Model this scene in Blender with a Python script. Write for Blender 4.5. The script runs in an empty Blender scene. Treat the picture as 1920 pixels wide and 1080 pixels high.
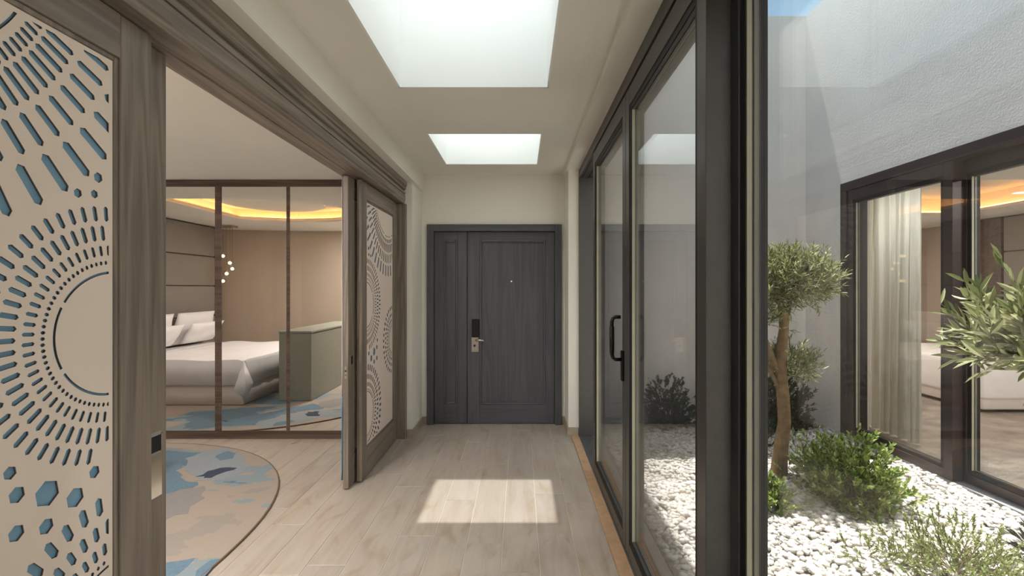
import bpy, bmesh, math, random
import numpy as np
from mathutils import Vector, Matrix

R = random.Random(7)
NR = np.random.default_rng(11)
C = bpy.context.scene.collection
S = bpy.context.scene

# ---------------------------------------------------------------- camera
H, F = 1.45, 880.0
cam = bpy.data.cameras.new('camera'); cam.sensor_width = 36; cam.lens = 36 * F / 1920
cam.shift_x = -16 / 1920; cam.clip_start = 0.02
co = bpy.data.objects.new('camera', cam); C.objects.link(co)
co.location = (0, 0, H); co.rotation_euler = (math.pi / 2, 0, 0)
S.camera = co

# ---------------------------------------------------------------- world, sun, exposure
SUN = Vector((0.025, -0.292, -1.0)).normalized()          # direction the light travels
w = bpy.data.worlds.new('world'); S.world = w; w.use_nodes = True
nt = w.node_tree; bg = nt.nodes['Background']
sky = nt.nodes.new('ShaderNodeTexSky'); sky.sky_type = 'NISHITA'; sky.sun_disc = False
sky.sun_elevation = math.asin(-SUN.z); sky.sun_rotation = 0.0; sky.air_density = 1.0; sky.dust_density = 0.6; sky.ozone_density = 1.2
hs = nt.nodes.new('ShaderNodeHueSaturation'); hs.inputs['Saturation'].default_value = 0.85; hs.inputs['Hue'].default_value = 0.47
nt.links.new(sky.outputs[0], hs.inputs['Color']); nt.links.new(hs.outputs[0], bg.inputs[0]); bg.inputs[1].default_value = 0.145
sl = bpy.data.lights.new('sun', 'SUN'); sl.energy = 8.2; sl.angle = 0.012; sl.color = (1.0, 0.965, 0.91)
so = bpy.data.objects.new('sun', sl); C.objects.link(so)
so.rotation_euler = SUN.to_track_quat('-Z', 'Y').to_euler()
so.location = (0, 3, 9)

def area(name, loc, sx, sy, power, col=(1, 1, 1), rot=(0, 0, 0), shape='RECTANGLE'):
    l = bpy.data.lights.new(name, 'AREA'); l.shape = shape; l.size = sx
    if shape == 'RECTANGLE': l.size_y = sy
    l.energy = power; l.color = col
    o = bpy.data.objects.new(name, l); C.objects.link(o); o.location = loc; o.rotation_euler = rot
    return o
# fill lamps added in the skylight shafts and at the corridor's unseen rear end
area('skylight_fill', (-0.28, 2.2, 3.42), 0.86, 1.2, 5, (0.97, 1.0, 0.98))
area('skylight_fill', (-0.28, 4.125, 3.42), 0.86, 0.86, 5, (0.97, 1.0, 0.98))
area('skylight_fill', (-0.28, -0.6, 3.42), 0.86, 1.2, 5, (0.97, 1.0, 0.98))  # lamp in the made-up third skylight behind the camera
area('rear_fill', (-0.28, -2.35, 1.4), 1.3, 2.0, 46, (1, 0.985, 0.95), (math.pi / 2, 0, math.pi))  # area lamp added as corridor fill, no window is seen there

S.view_settings.view_transform = 'Standard'; S.view_settings.look = 'None'
S.view_settings.exposure = 0.48; S.view_settings.gamma = 1.0
S.view_settings.use_curve_mapping = False

# ---------------------------------------------------------------- materials
def srgb(r, g, b):
    f = lambda c: ((c / 255 + 0.055) / 1.055) ** 2.4 if c > 10 else c / 255 / 12.92
    return (f(r), f(g), f(b), 1)
MATS = {}
def newmat(name):
    m = bpy.data.materials.new(name); m.use_nodes = True
    MATS[name] = m
    return m, m.node_tree, m.node_tree.nodes['Principled BSDF']
def link(nt, a, b): nt.links.new(a, b)
def node(nt, t, **k):
    n = nt.nodes.new(t)
    for a, v in k.items(): setattr(n, a, v)
    return n
def mapped(nt, scale, loc=(0, 0, 0)):
    tc = node(nt, 'ShaderNodeTexCoord'); mp = node(nt, 'ShaderNodeMapping')
    mp.inputs['Scale'].default_value = scale; mp.inputs['Location'].default_value = loc
    link(nt, tc.outputs['Object'], mp.inputs['Vector'])
    return mp.outputs['Vector']
def noise(nt, vec, scale=1, detail=4, rough=0.55, dist=0.0):
    n = node(nt, 'ShaderNodeTexNoise')
    n.inputs['Scale'].default_value = scale; n.inputs['Detail'].default_value = detail
    n.inputs['Roughness'].default_value = rough; n.inputs['Distortion'].default_value = dist
    if vec is not None: link(nt, vec, n.inputs['Vector'])
    return n
def ramp(nt, fac, stops, interp='LINEAR'):
    r = node(nt, 'ShaderNodeValToRGB'); r.color_ramp.interpolation = interp
    e = r.color_ramp.elements
    while len(e) < len(stops): e.new(0.5)
    for el, (p, c) in zip(e, stops): el.position = p; el.color = c
    link(nt, fac, r.inputs['Fac'])
    return r.outputs['Color']
def bump(nt, h, b, strength=0.2, dist=0.01):
    n = node(nt, 'ShaderNodeBump'); n.inputs['Strength'].default_value = strength; n.inputs['Distance'].default_value = dist
    link(nt, h, n.inputs['Height']); link(nt, n.outputs['Normal'], b.inputs['Normal'])
def plain(name, col, rough=0.5, metal=0.0, var=0.06, scale=8, bmp=0.0, bscale=200):
    """a colour with slight procedural mottling"""
    m, nt, b = newmat(name)
    v = mapped(nt, (scale,) * 3); n = noise(nt, v, 1, 3)
    lo = tuple(c * (1 - var) for c in col[:3]) + (1,); hi = tuple(min(1, c * (1 + var)) for c in col[:3]) + (1,)
    link(nt, ramp(nt, n.outputs['Fac'], [(0.3, lo), (0.7, hi)]), b.inputs['Base Color'])
    b.inputs['Roughness'].default_value = rough; b.inputs['Metallic'].default_value = metal
    if bmp:
        n2 = noise(nt, mapped(nt, (bscale,) * 3), 1, 2); bump(nt, n2.outputs['Fac'], b, bmp, 0.003)
    return m
def wood(name, dark, light, axis='z', rough=0.45):
    m, nt, b = newmat(name)
    sc = {'z': (11, 11, 0.6), 'y': (11, 0.6, 11), 'x': (0.6, 11, 11)}[axis]
    fine = {'z': (170, 170, 5), 'y': (170, 5, 170), 'x': (5, 170, 170)}[axis]
    big = noise(nt, mapped(nt, sc), 1, 2, 0.5, 0.6)
    mm = node(nt, 'ShaderNodeMath', operation='MULTIPLY'); mm.inputs[1].default_value = 26.0
    link(nt, big.outputs['Fac'], mm.inputs[0])
    sn = node(nt, 'ShaderNodeMath', operation='SINE'); link(nt, mm.outputs[0], sn.inputs[0])
    rng = node(nt, 'ShaderNodeMapRange'); rng.inputs[1].default_value = -1; rng.inputs[2].default_value = 1
    link(nt, sn.outputs[0], rng.inputs[0])
    fn = noise(nt, mapped(nt, fine), 1, 3, 0.6)
    mx = node(nt, 'ShaderNodeMix', data_type='FLOAT'); mx.inputs[0].default_value = 0.62
    link(nt, rng.outputs[0], mx.inputs[2]); link(nt, fn.outputs['Fac'], mx.inputs[3])
    link(nt, ramp(nt, mx.outputs[0], [(0.26, dark), (0.74, light)]), b.inputs['Base Color'])
    b.inputs['Roughness'].default_value = rough
    bump(nt, fn.outputs['Fac'], b, 0.12, 0.002)
    return m
plain('plaster', (0.84, 0.81, 0.725, 1), 0.75, var=0.02, scale=2, bmp=0.03, bscale=60)
plain('ceiling_white', (0.82, 0.80, 0.73, 1), 0.8, var=0.015, scale=2)
plain('shaft_white', (0.86, 0.88, 0.86, 1), 0.8, var=0.01, scale=2)
plain('bed_plaster', (0.49, 0.40, 0.31, 1), 0.8, var=0.03, scale=1.5)
plain('stucco', (0.85, 0.79, 0.745, 1), 0.9, var=0.04, scale=3, bmp=0.7, bscale=70)
plain('baseboard', srgb(172, 158, 138), 0.5, var=0.1, scale=20)
wood('wood_v', srgb(116, 105, 95), srgb(147, 135, 122), 'z')
wood('wood_h', srgb(116, 105, 95), srgb(147, 135, 122), 'y')
wood('door_v', srgb(76, 76, 82), srgb(89, 88, 93), 'z', 0.4)
wood('door_h', srgb(76, 76, 82), srgb(89, 88, 93), 'x', 0.4)
wood('wardrobe_wood', srgb(74, 60, 52), srgb(104, 86, 74), 'x', 0.4)
plain('cut_panel', srgb(246, 230, 217), 0.45, var=0.02, scale=3)
plain('cut_edge', srgb(112, 98, 90), 0.6, var=0.05)
plain('blue_back', srgb(130, 172, 200), 0.55, var=0.06, scale=4)
plain('alu_dark', srgb(84, 82, 80), 0.38, 0.35, var=0.05, scale=30)
plain('alu_brown', srgb(58, 46, 47), 0.42, 0.25, var=0.05, scale=30)
plain('gasket', srgb(16, 16, 16), 0.6)
plain('bead_lit', srgb(176, 174, 152), 0.5)
plain('bead_gray', srgb(120, 116, 108), 0.4)
plain('black_metal', srgb(18, 16, 16), 0.35, 0.3)
plain('track_metal', srgb(150, 156, 160), 0.3, 0.8, var=0.1, scale=40)
plain('steel', srgb(176, 168, 156), 0.32, 0.85, var=0.04, scale=60)
plain('chrome', srgb(226, 220, 208), 0.12, 0.95, var=0.03, scale=30)
plain('tan_stone', srgb(192, 156, 122), 0.45, var=0.12, scale=14)
plain('gravel_base', srgb(150, 146, 138), 0.9, var=0.2, scale=40)
plain('linen', srgb(246, 243, 242), 0.8, var=0.02, scale=10, bmp=0.05, bscale=40)
plain('valance', srgb(230, 222, 216), 0.8, var=0.03, scale=10)
plain('headboard', srgb(140, 133, 125), 0.75, var=0.04, scale=40, bmp=0.08, bscale=300)
plain('leather', srgb(142, 142, 128), 0.5, var=0.04, scale=10)
plain('rug_edge', srgb(120, 98, 78), 0.9)
plain('bark', srgb(126, 102, 74), 0.9, var=0.35, scale=18, bmp=0.9, bscale=60)
plain('twig', srgb(112, 98, 70), 0.9, var=0.3, scale=30)
plain('sill_gray', srgb(140, 142, 146), 0.6, var=0.06)
plain('inner_wall', srgb(150, 140, 130), 0.8)
plain('guest_floor', srgb(156, 144, 132), 0.6, var=0.3, scale=4)
plain('cord', srgb(120, 100, 70), 0.6)

def emit(name, col, strength):
    m, nt, b = newmat(name)
    n = noise(nt, mapped(nt, (4, 4, 4)), 1, 2)
    link(nt, ramp(nt, n.outputs['Fac'], [(0.2, tuple(c * 0.97 for c in col[:3]) + (1,)), (0.8, col)]), b.inputs['Emission Color'])
    b.inputs['Base Color'].default_value = col
    b.inputs['Emission Strength'].default_value = strength
emit('cove_led', (1.0, 0.47, 0.15, 1), 9.0)
emit('bulb_glow', (1.0, 0.74, 0.38, 1), 4.0)
emit('fill_lamp_disc', (1.0, 0.93, 0.84, 1), 3.0)

def glass(name, f0=0.045, tint=(0.97, 0.985, 0.975, 1), boost=1.0):
    m, nt, b = newmat(name); nt.nodes.remove(b)
    out = nt.nodes['Material Output']
    g = node(nt, 'ShaderNodeNewGeometry')
    d = node(nt, 'ShaderNodeVectorMath', operation='DOT_PRODUCT')
    link(nt, g.outputs['Normal'], d.inputs[0]); link(nt, g.outputs['Incoming'], d.inputs[1])
    a = node(nt, 'ShaderNodeMath', operation='ABSOLUTE'); link(nt, d.outputs['Value'], a.inputs[0])
    s = node(nt, 'ShaderNodeMath', operation='SUBTRACT'); s.inputs[0].default_value = 1; link(nt, a.outputs[0], s.inputs[1])
    p = node(nt, 'ShaderNodeMath', operation='POWER'); p.inputs[1].default_value = 5; link(nt, s.outputs[0], p.inputs[0])
    r = node(nt, 'ShaderNodeMapRange'); r.inputs[3].default_value = f0 * boost; r.inputs[4].default_value = 1.0
    link(nt, p.outputs[0], r.inputs[0])
    tr = node(nt, 'ShaderNodeBsdfTransparent'); tr.inputs[0].default_value = tint
    gl = node(nt, 'ShaderNodeBsdfGlossy'); gl.inputs['Roughness'].default_value = 0.0
    mx = node(nt, 'ShaderNodeMixShader')
    link(nt, r.outputs[0], mx.inputs[0]); link(nt, tr.outputs[0], mx.inputs[1]); link(nt, gl.outputs[0], mx.inputs[2])
    link(nt, mx.outputs[0], out.inputs['Surface'])
glass('glass', 0.035, (0.995, 0.999, 0.996, 1))
glass('skylight_glass', 0.04, (0.56, 0.575, 0.585, 1))  # unseen pane, tint darkened to dim the sun coming in
m, nt, b = newmat('mirror'); b.inputs['Metallic'].default_value = 1; b.inputs['Roughness'].default_value = 0.0
link(nt, ramp(nt, noise(nt, mapped(nt, (1, 1, 1)), 1, 2).outputs['Fac'], [(0, (0.86, 0.84, 0.81, 1)), (1, (0.88, 0.86, 0.83, 1))]), b.inputs['Base Color'])

# floor plank: oak-look porcelain, one tone per plank
m, nt, b = newmat('plank')
oi = node(nt, 'ShaderNodeObjectInfo')
tc = node(nt, 'ShaderNodeTexCoord')
off = node(nt, 'ShaderNodeVectorMath', operation='SCALE'); off.inputs[0].default_value = (37, 91, 13); link(nt, oi.outputs['Random'], off.inputs['Scale'])
ad = node(nt, 'ShaderNodeVectorMath', operation='ADD'); link(nt, tc.outputs['Object'], ad.inputs[0]); link(nt, off.outputs[0], ad.inputs[1])
mp = node(nt, 'ShaderNodeMapping'); mp.inputs['Scale'].default_value = (15, 1.6, 1); link(nt, ad.outputs[0], mp.inputs['Vector'])
n1 = noise(nt, mp.outputs[0], 1, 5, 0.6, 0.8)
mp2 = node(nt, 'ShaderNodeMapping'); mp2.inputs['Scale'].default_value = (7, 3.0, 1); link(nt, ad.outputs[0], mp2.inputs['Vector'])
n2 = noise(nt, mp2.outputs[0], 1, 3, 0.5, 1.2)
c1 = ramp(nt, n1.outputs['Fac'], [(0.25, srgb(168, 154, 138)), (0.5, srgb(183, 171, 157)), (0.8, srgb(190, 180, 168))])
c2 = ramp(nt, n2.outputs['Fac'], [(0.54, (1, 1, 1, 1)), (0.66, (0.88, 0.82, 0.74, 1)), (0.80, (0.70, 0.61, 0.52, 1))])
mx = node(nt, 'ShaderNodeMix', data_type='RGBA', blend_type='MULTIPLY'); mx.inputs[0].default_value = 0.8
link(nt, c1, mx.inputs[6]); link(nt, c2, mx.inputs[7])
tone = ramp(nt, oi.outputs['Random'], [(0, (0.93, 0.93, 0.94, 1)), (0.5, (1.0, 0.985, 0.97, 1)), (1, (0.96, 0.95, 0.93, 1))])
mx2 = node(nt, 'ShaderNodeMix', data_type='RGBA', blend_type='MULTIPLY'); mx2.inputs[0].default_value = 1
link(nt, mx.outputs[2], mx2.inputs[6]); link(nt, tone, mx2.inputs[7])
link(nt, mx2.outputs[2], b.inputs['Base Color']); b.inputs['Roughness'].default_value = 0.38
bump(nt, n1.outputs['Fac'], b, 0.05, 0.002)
plain('grout', srgb(214, 205, 192), 0.8)

# rug: blocky painterly patches
m, nt, b = newmat('rug')
tc = node(nt, 'ShaderNodeTexCoord'); mp = node(nt, 'ShaderNodeMapping'); mp.inputs['Scale'].default_value = (0.62, 1.15, 1)
mp.inputs['Location'].default_value = (3.3, 1.7, 0)
sn = node(nt, 'ShaderNodeVectorMath', operation='SNAP'); sn.inputs[1].default_value = (0.045, 0.018, 1)
link(nt, tc.outputs['Object'], sn.inputs[0])
mixv = node(nt, 'ShaderNodeMix', data_type='VECTOR'); mixv.inputs[0].default_value = 0.75
link(nt, tc.outputs['Object'], mixv.inputs[4]); link(nt, sn.outputs[0], mixv.inputs[5])
link(nt, mixv.outputs[1], mp.inputs['Vector'])
n1 = noise(nt, mp.outputs[0], 1.25, 3.2, 0.55, 0.7)
cr = ramp(nt, n1.outputs['Fac'], [(0, srgb(66, 74, 88)), (0.27, srgb(104, 126, 140)), (0.41, srgb(138, 150, 154)), (0.46, srgb(166, 152, 138)), (0.58, srgb(156, 146, 136)), (0.63, srgb(144, 142, 142)), (0.69, srgb(104, 128, 144)), (0.80, srgb(166, 152, 139))], 'CONSTANT')
fz = noise(nt, mapped(nt, (260, 60, 1)), 1, 2)
mx = node(nt, 'ShaderNodeMix', data_type='RGBA', blend_type='MULTIPLY'); mx.inputs[0].default_value = 0.25
link(nt, cr, mx.inputs[6]); link(nt, ramp(nt, fz.outputs['Fac'], [(0.3, (0.75, 0.75, 0.75, 1)), (0.7, (1, 1, 1, 1))]), mx.inputs[7])
link(nt, mx.outputs[2], b.inputs['Base Color']); b.inputs['Roughness'].default_value = 0.95
bump(nt, fz.outputs['Fac'], b, 0.15, 0.004)

def leafmat(name, dark, mid, light, trans=0.3, rough=0.5):
    m, nt, b = newmat(name)
    g = node(nt, 'ShaderNodeNewGeometry')
    oi = node(nt, 'ShaderNodeObjectInfo')
    ad = node(nt, 'ShaderNodeMath', operation='ADD'); link(nt, g.outputs['Random Per Island'], ad.inputs[0]); link(nt, oi.outputs['Random'], ad.inputs[1])
    fr = node(nt, 'ShaderNodeMath', operation='FRACT'); link(nt, ad.outputs[0], fr.inputs[0])
    c = ramp(nt, fr.outputs[0], [(0, dark), (0.5, mid), (1, light)])
    link(nt, c, b.inputs['Base Color']); b.inputs['Roughness'].default_value = rough
    tl = node(nt, 'ShaderNodeBsdfTranslucent'); link(nt, c, tl.inputs['Color'])
    mx = node(nt, 'ShaderNodeMixShader'); mx.inputs[0].default_value = trans
    link(nt, b.outputs[0], mx.inputs[1]); link(nt, tl.outputs[0], mx.inputs[2])
    link(nt, mx.outputs[0], nt.nodes['Material Output'].inputs['Surface'])
leafmat('olive_leaf', srgb(84, 98, 58), srgb(142, 150, 98), srgb(208, 208, 166))
leafmat('dark_leaf', srgb(50, 60, 40), srgb(74, 84, 54), srgb(108, 112, 80))
leafmat('bright_leaf', srgb(92, 116, 52), srgb(146, 170, 84), srgb(200, 208, 140), 0.4)
leafmat('herb_leaf', srgb(98, 118, 66), srgb(146, 162, 94), srgb(190, 196, 140))
leafmat('spike_leaf', srgb(52, 58, 50), srgb(78, 84, 74), srgb(110, 112, 96))
leafmat('pebble', srgb(184, 176, 166), srgb(214, 209, 202), srgb(228, 225, 220), 0.0, 0.6)
# sheer fabric
m, nt, b = newmat('sheer')
n = noise(nt, mapped(nt, (120, 120, 4)), 1, 2)
c = ramp(nt, n.outputs['Fac'], [(0.3, srgb(214, 216, 204)), (0.7, srgb(232, 232, 224))])
link(nt, c, b.inputs['Base Color']); b.inputs['Roughness'].default_value = 0.8
tl = node(nt, 'ShaderNodeBsdfTranslucent'); link(nt, c, tl.inputs['Color'])
mx = node(nt, 'ShaderNodeMixShader'); mx.inputs[0].default_value = 0.55
link(nt, b.outputs[0], mx.inputs[1]); link(nt, tl.outputs[0], mx.inputs[2])
link(nt, mx.outputs[0], nt.nodes['Material Output'].inputs['Surface'])

# ---------------------------------------------------------------- mesh helpers
def tag(o, label, cat, group=None, kind=None):
    o['label'] = label; o['category'] = cat
    if group: o['group'] = group
    if kind: o['kind'] = kind
    return o
def thing(name, loc, label, cat, group=None, kind=None):
    o = bpy.data.objects.new(name, None); C.objects.link(o); o.location = loc; o.empty_display_size = 0.1
    return tag(o, label, cat, group, kind)
def wloc(o):
    v = Vector((0, 0, 0))
    while o: v += o.location; o = o.parent
    return v
def put(name, me, mat, parent=None, smooth=False):
    if mat and not me.materials: me.materials.append(MATS[mat])
    if smooth: me.polygons.foreach_set('use_smooth', [True] * len(me.polygons))
    o = bpy.data.objects.new(name, me); C.objects.link(o)
    if parent:
        o.parent = parent
        # geometry is modelled in world coordinates: bring it to the parent's frame
        me.transform(Matrix.Translation(-wloc(parent)))
    return o
class MB:
    def __init__(s): s.bm = bmesh.new()
    def box(s, x0, x1, y0, y1, z0, z1, bev=0.0):
        r = bmesh.ops.create_cube(s.bm, size=1.0)
        bmesh.ops.scale(s.bm, vec=(x1 - x0, y1 - y0, z1 - z0), verts=r['verts'])
        bmesh.ops.translate(s.bm, vec=((x0 + x1) / 2, (y0 + y1) / 2, (z0 + z1) / 2), verts=r['verts'])
        if bev:
            es = {e for v in r['verts'] for e in v.link_edges}
            bmesh.ops.bevel(s.bm, geom=list(es), offset=bev, segments=2, affect='EDGES', profile=0.5)
        return s
    def tube(s, pts, rad, n=8, cap=True):
        pts = [Vector(p) for p in pts]
        if not hasattr(rad, '__len__'): rad = [rad] * len(pts)
        rings = []; up = Vector((0.13, 0.91, 0.35))
        for i, p in enumerate(pts):
            t = (pts[min(i + 1, len(pts) - 1)] - pts[max(i - 1, 0)]).normalized()
            a = t.cross(up)
            if a.length < 1e-3: a = t.cross(Vector((1, 0, 0)))
            a.normalize(); b2 = t.cross(a)
            rings.append([s.bm.verts.new(p + rad[i] * (math.cos(2 * math.pi * k / n) * a + math.sin(2 * math.pi * k / n) * b2)) for k in range(n)])
        for r0, r1 in zip(rings, rings[1:]):
            for k in range(n): s.bm.faces.new((r0[k], r0[(k + 1) % n], r1[(k + 1) % n], r1[k]))
        if cap: s.bm.faces.new(rings[0][::-1]); s.bm.faces.new(rings[-1])
        return s
    def prism(s, poly, axis, a0, a1):
        """poly of 2D points, extruded along axis ('y': poly is x,z; 'z': poly is x,y)"""
        f = (lambda p, a: (p[0], a, p[1])) if axis == 'y' else (lambda p, a: (p[0], p[1], a)) if axis == 'z' else (lambda p, a: (a, p[0], p[1]))
        v0 = [s.bm.verts.new(f(p, a0)) for p in poly]; v1 = [s.bm.verts.new(f(p, a1)) for p in poly]
        s.bm.faces.new(v0); s.bm.faces.new(v1[::-1]); n = len(poly)
        for k in range(n): s.bm.faces.new((v0[k], v1[k], v1[(k + 1) % n], v0[(k + 1) % n]))
        return s
    def sphere(s, c, rx, ry, rz, u=16, v=10):
        r = bmesh.ops.create_uvsphere(s.bm, u_segments=u, v_segments=v, radius=1)
        bmesh.ops.scale(s.bm, vec=(rx, ry, rz), verts=r['verts']); bmesh.ops.translate(s.bm, vec=c, verts=r['verts'])
        return s
    def build(s, name, mat, parent=None, smooth=False):
        bmesh.ops.recalc_face_normals(s.bm, faces=s.bm.faces[:])
        me = bpy.data.meshes.new(name); s.bm.to_mesh(me); s.bm.free()
        return put(name, me, mat, parent, smooth)
def bx(name, mat, parent, x0, x1, y0, y1, z0, z1, bev=0.0):
    return MB().box(x0, x1, y0, y1, z0, z1, bev).build(name, mat, parent)
def struct(o, label, cat): return tag(o, label, cat, None, 'structure')

def curve_fill(outer, holes, extr, to3d):
    """flat sheet with holes: outer and holes are lists of (a, b); extr is half thickness; to3d maps (a, b, t) to world"""
    cu = bpy.data.curves.new('tmp', 'CURVE'); cu.dimensions = '2D'; cu.fill_mode = 'BOTH'; cu.extrude = extr
    for poly in [outer] + holes:
        sp = cu.splines.new('POLY'); sp.points.add(len(poly) - 1); sp.use_cyclic_u = True
        for pt, (a, b2) in zip(sp.points, poly): pt.co = (a, b2, 0, 1)
    o = bpy.data.objects.new('tmp', cu); C.objects.link(o)
    dg = bpy.context.evaluated_depsgraph_get()
    me = bpy.data.meshes.new_from_object(o.evaluated_get(dg))
    bpy.data.objects.remove(o); bpy.data.curves.remove(cu)
    n = len(me.vertices); a = np.empty(n * 3); me.vertices.foreach_get('co', a); a = a.reshape(-1, 3)
    b2 = np.array([to3d(*v) for v in a]); me.vertices.foreach_set('co', b2.ravel()); me.update()
    me.materials.clear()
    bmm = bmesh.new(); bmm.from_mesh(me); bmesh.ops.remove_doubles(bmm, verts=bmm.verts[:], dist=1e-5)
    bmesh.ops.recalc_face_normals(bmm, faces=bmm.faces[:]); bmm.to_mesh(me); bmm.free()
    return me

# ================================================================ STRUCTURE
ZC = 2.655                       # corridor ceiling
YB = 5.0                         # end wall
XL, XR = -1.04, 0.47             # corridor plaster faces
SK = [(-1.25, 0.05), (1.55, 2.83), (3.665, 4.585)]; SX0, SX1 = -0.735, 0.172   # skylight shafts; the first is unseen, added for light
ZT = 3.5
# ceiling with deep skylight shafts
mb = MB()
mb.box(-1.3, SX0, -2.5, 5.2, ZC, ZT); mb.box(SX1, 0.81, -2.5, 5.2, ZC, ZT)
ys = [-2.5] + [v for a in SK for v in a] + [5.2]
for a, b2 in zip(ys[::2], ys[1::2]): mb.box(SX0, SX1, a, b2, ZC, ZT)
ceil_o = mb.build('ceiling', 'ceiling_white')
struct(ceil_o, 'flat cream corridor ceiling pierced by rectangular skylight openings', 'ceiling')
for i, (a, b2) in enumerate(SK):
    q = MB(); t = 0.012
    q.box(SX0 - 0.001, SX0 + t, a, b2, ZC + 0.001, ZT); q.box(SX1 - t, SX1 + 0.001, a, b2, ZC + 0.001, ZT)
    q.box(SX0, SX1, a - 0.001, a + t, ZC + 0.001, ZT); q.box(SX0, SX1, b2 - t, b2 + 0.001, ZC + 0.001, ZT)
    q.build('skylight_shaft', 'shaft_white', ceil_o)
    bx('skylight_pane', 'skylight_glass', ceil_o, SX0 - .03, SX1 + .03, a - .03, b2 + .03, ZT + 0.002, ZT + 0.012)

# end wall with door opening
DX0, DX1, DZ = -0.994, 0.4375, 2.125
mb = MB(); mb.box(-1.3, DX0, YB, YB + 0.2, 0, ZC); mb.box(DX1, 0.8, YB, YB + 0.2, 0, ZC); mb.box(DX0, DX1, YB, YB + 0.2, DZ, ZC)
mb.box(DX0, DX1, YB + 0.12, YB + 0.2, 0, DZ)
struct(mb.build('wall_back', 'plaster'), 'cream plaster end wall around the dark entrance door', 'wall')
# left plaster: pilaster, lintel over the sliding doors, and the stretch behind the camera
mb = MB(); mb.box(-1.3, XL - 0.01, 4.548, YB, 0, ZC); mb.box(-1.3, XL + 0.015, 0.41, YB, 2.476, ZC); mb.box(-1.3, XL, -2.5, 0.452, 0, ZC)
struct(mb.build('wall_left', 'plaster'), 'cream plaster wall and beam framing the wooden sliding doors', 'wall')
mb = MB(); mb.box(XR, 0.79, 4.615, YB, 0, ZC); mb.box(XR - 0.02, 0.79, -2.5, YB, 2.607, ZC); mb.box(XR, 0.79, -2.5, -0.85, 0, 2.607)
struct(mb.build('wall_right', 'plaster'), 'cream plaster wall and lintel around the dark glass doors', 'wall')
# unseen rear end of the corridor, opening made up for the fill lamp
mb = MB(); mb.box(-1.3, -0.98, -2.6, -2.45, 0, ZC); mb.box(0.42, 0.8, -2.6, -2.45, 0, ZC); mb.box(-0.98, 0.42, -2.6, -2.45, 2.45, ZC)
struct(mb.build('wall_rear', 'plaster'), 'cream plaster wall at the rear end of the corridor', 'wall')
# baseboards
def bb(name, label, *boxes):
    q = MB()
    for a in boxes: q.box(*a, bev=0.003)
    struct(q.build(name, 'baseboard'), label, 'baseboard')
bb('baseboard_left', 'beige tile baseboard around the pilaster beside the patterned sliding door',
   (XL - 0.01, XL + 0.002, 4.536, YB - .001, 0, 0.083), (-1.098, XL - 0.01, 4.536, 4.548, 0, 0.083))
bb('baseboard_right', 'beige tile baseboard at the wall stub beside the open glass door',
   (XR - 0.012, XR, 4.603, YB - .001, 0, 0.083), (XR, 0.568, 4.603, 4.615, 0, 0.083))
bb('baseboard_back', 'short beige tile baseboard pieces beside the dark entrance door frame',
   (XL + .003, DX0 - .001, YB - 0.012, YB, 0, 0.083), (DX1 + .001, XR - .013, YB - 0.012, YB, 0, 0.083))

# floor: grout bed with individual planks
BX0, BY0, BYW = -5.3, 0.45, 4.51       # bedroom head wall, rear wall, wardrobe front
fl = MB(); fl.box(BX0 - .2, 0.497, -2.5, 5.2, -0.1, -0.0025)
floor_o = struct(fl.build('floor', 'grout'), 'pale oak-look plank tile floor with light joints', 'floor')
PW, PL = 0.203, 1.2
def plank_mesh(wd, ln):
    g, c = 0.0016, 0.0014
    xs = wd / 2 - g; yy = ln / 2 - g
    lv = [(-.003, 0), (-c, 0), (0, c)]
    v = []
    for z, i in lv: v += [(-xs + i, -yy + i, z), (xs - i, -yy + i, z), (xs - i, yy - i, z), (-xs + i, yy - i, z)]
    f = [(8, 9, 10, 11)]
    for a in (0, 4):
        for k in range(4): f.append((a + k, a + (k + 1) % 4, a + 4 + (k + 1) % 4, a + 4 + k))
    me = bpy.data.meshes.new('plank'); me.from_pydata(v, [], f); me.update(); me.materials.append(MATS['plank'])
    return me
PMESH = {}
known = {-2: 0.0, 0: 3.867, 1: 3.594, -1: 3.21, 2: 3.30, 3: 3.176}
for k in range(-25, 3):
    xa = -0.306 + PW * k; xb = xa + PW
    if xa < BX0 - 0.12: continue
    if xb > 0.497 or k == 3: xb = 0.497
    xa_ = max(xa, BX0); base = known.get(k, None)
    if k == 3: pass
    if not base: base = R.uniform(0, 1.2)
    inner = xb < -1.2
    y0, y1 = (BY0, BYW + 0.05) if inner else (-2.45, YB)
    y = base - PL * math.ceil((base - y0) / PL)
    while y < y1 - 0.01:
        a, b2 = max(y, y0), min(y + PL, y1); y += PL
        if b2 - a < 0.02: continue
        key = (round(xb - xa_, 3), round(b2 - a, 3))
        if key not in PMESH: PMESH[key] = plank_mesh(*key)
        o = bpy.data.objects.new('plank', PMESH[key]); C.objects.link(o); o.parent = floor_o
        o.location = ((xa_ + xb) / 2, (a + b2) / 2, 0)
for (a, b2) in [(-2.45, -0.42), (-0.42, 0.776), (0.776, 1.976), (1.976, 3.176), (3.176, 4.376), (4.376, 4.999)]:
    key = (round(0.497 - 0.303, 3), round(b2 - a, 3))
    if key not in PMESH: PMESH[key] = plank_mesh(*key)
    o = bpy.data.objects.new('plank', PMESH[key]); C.objects.link(o); o.parent = floor_o; o.location = ((0.303 + 0.497) / 2, (a + b2) / 2, 0)
bx('trim_1', 'tan_stone', None, 0.498, 0.571, -2.45, 4.602, -0.02, 0.006, 0.002)
struct(bpy.data.objects['trim_1'], 'tan stone threshold strip along the dark glass doors', 'threshold')

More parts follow.
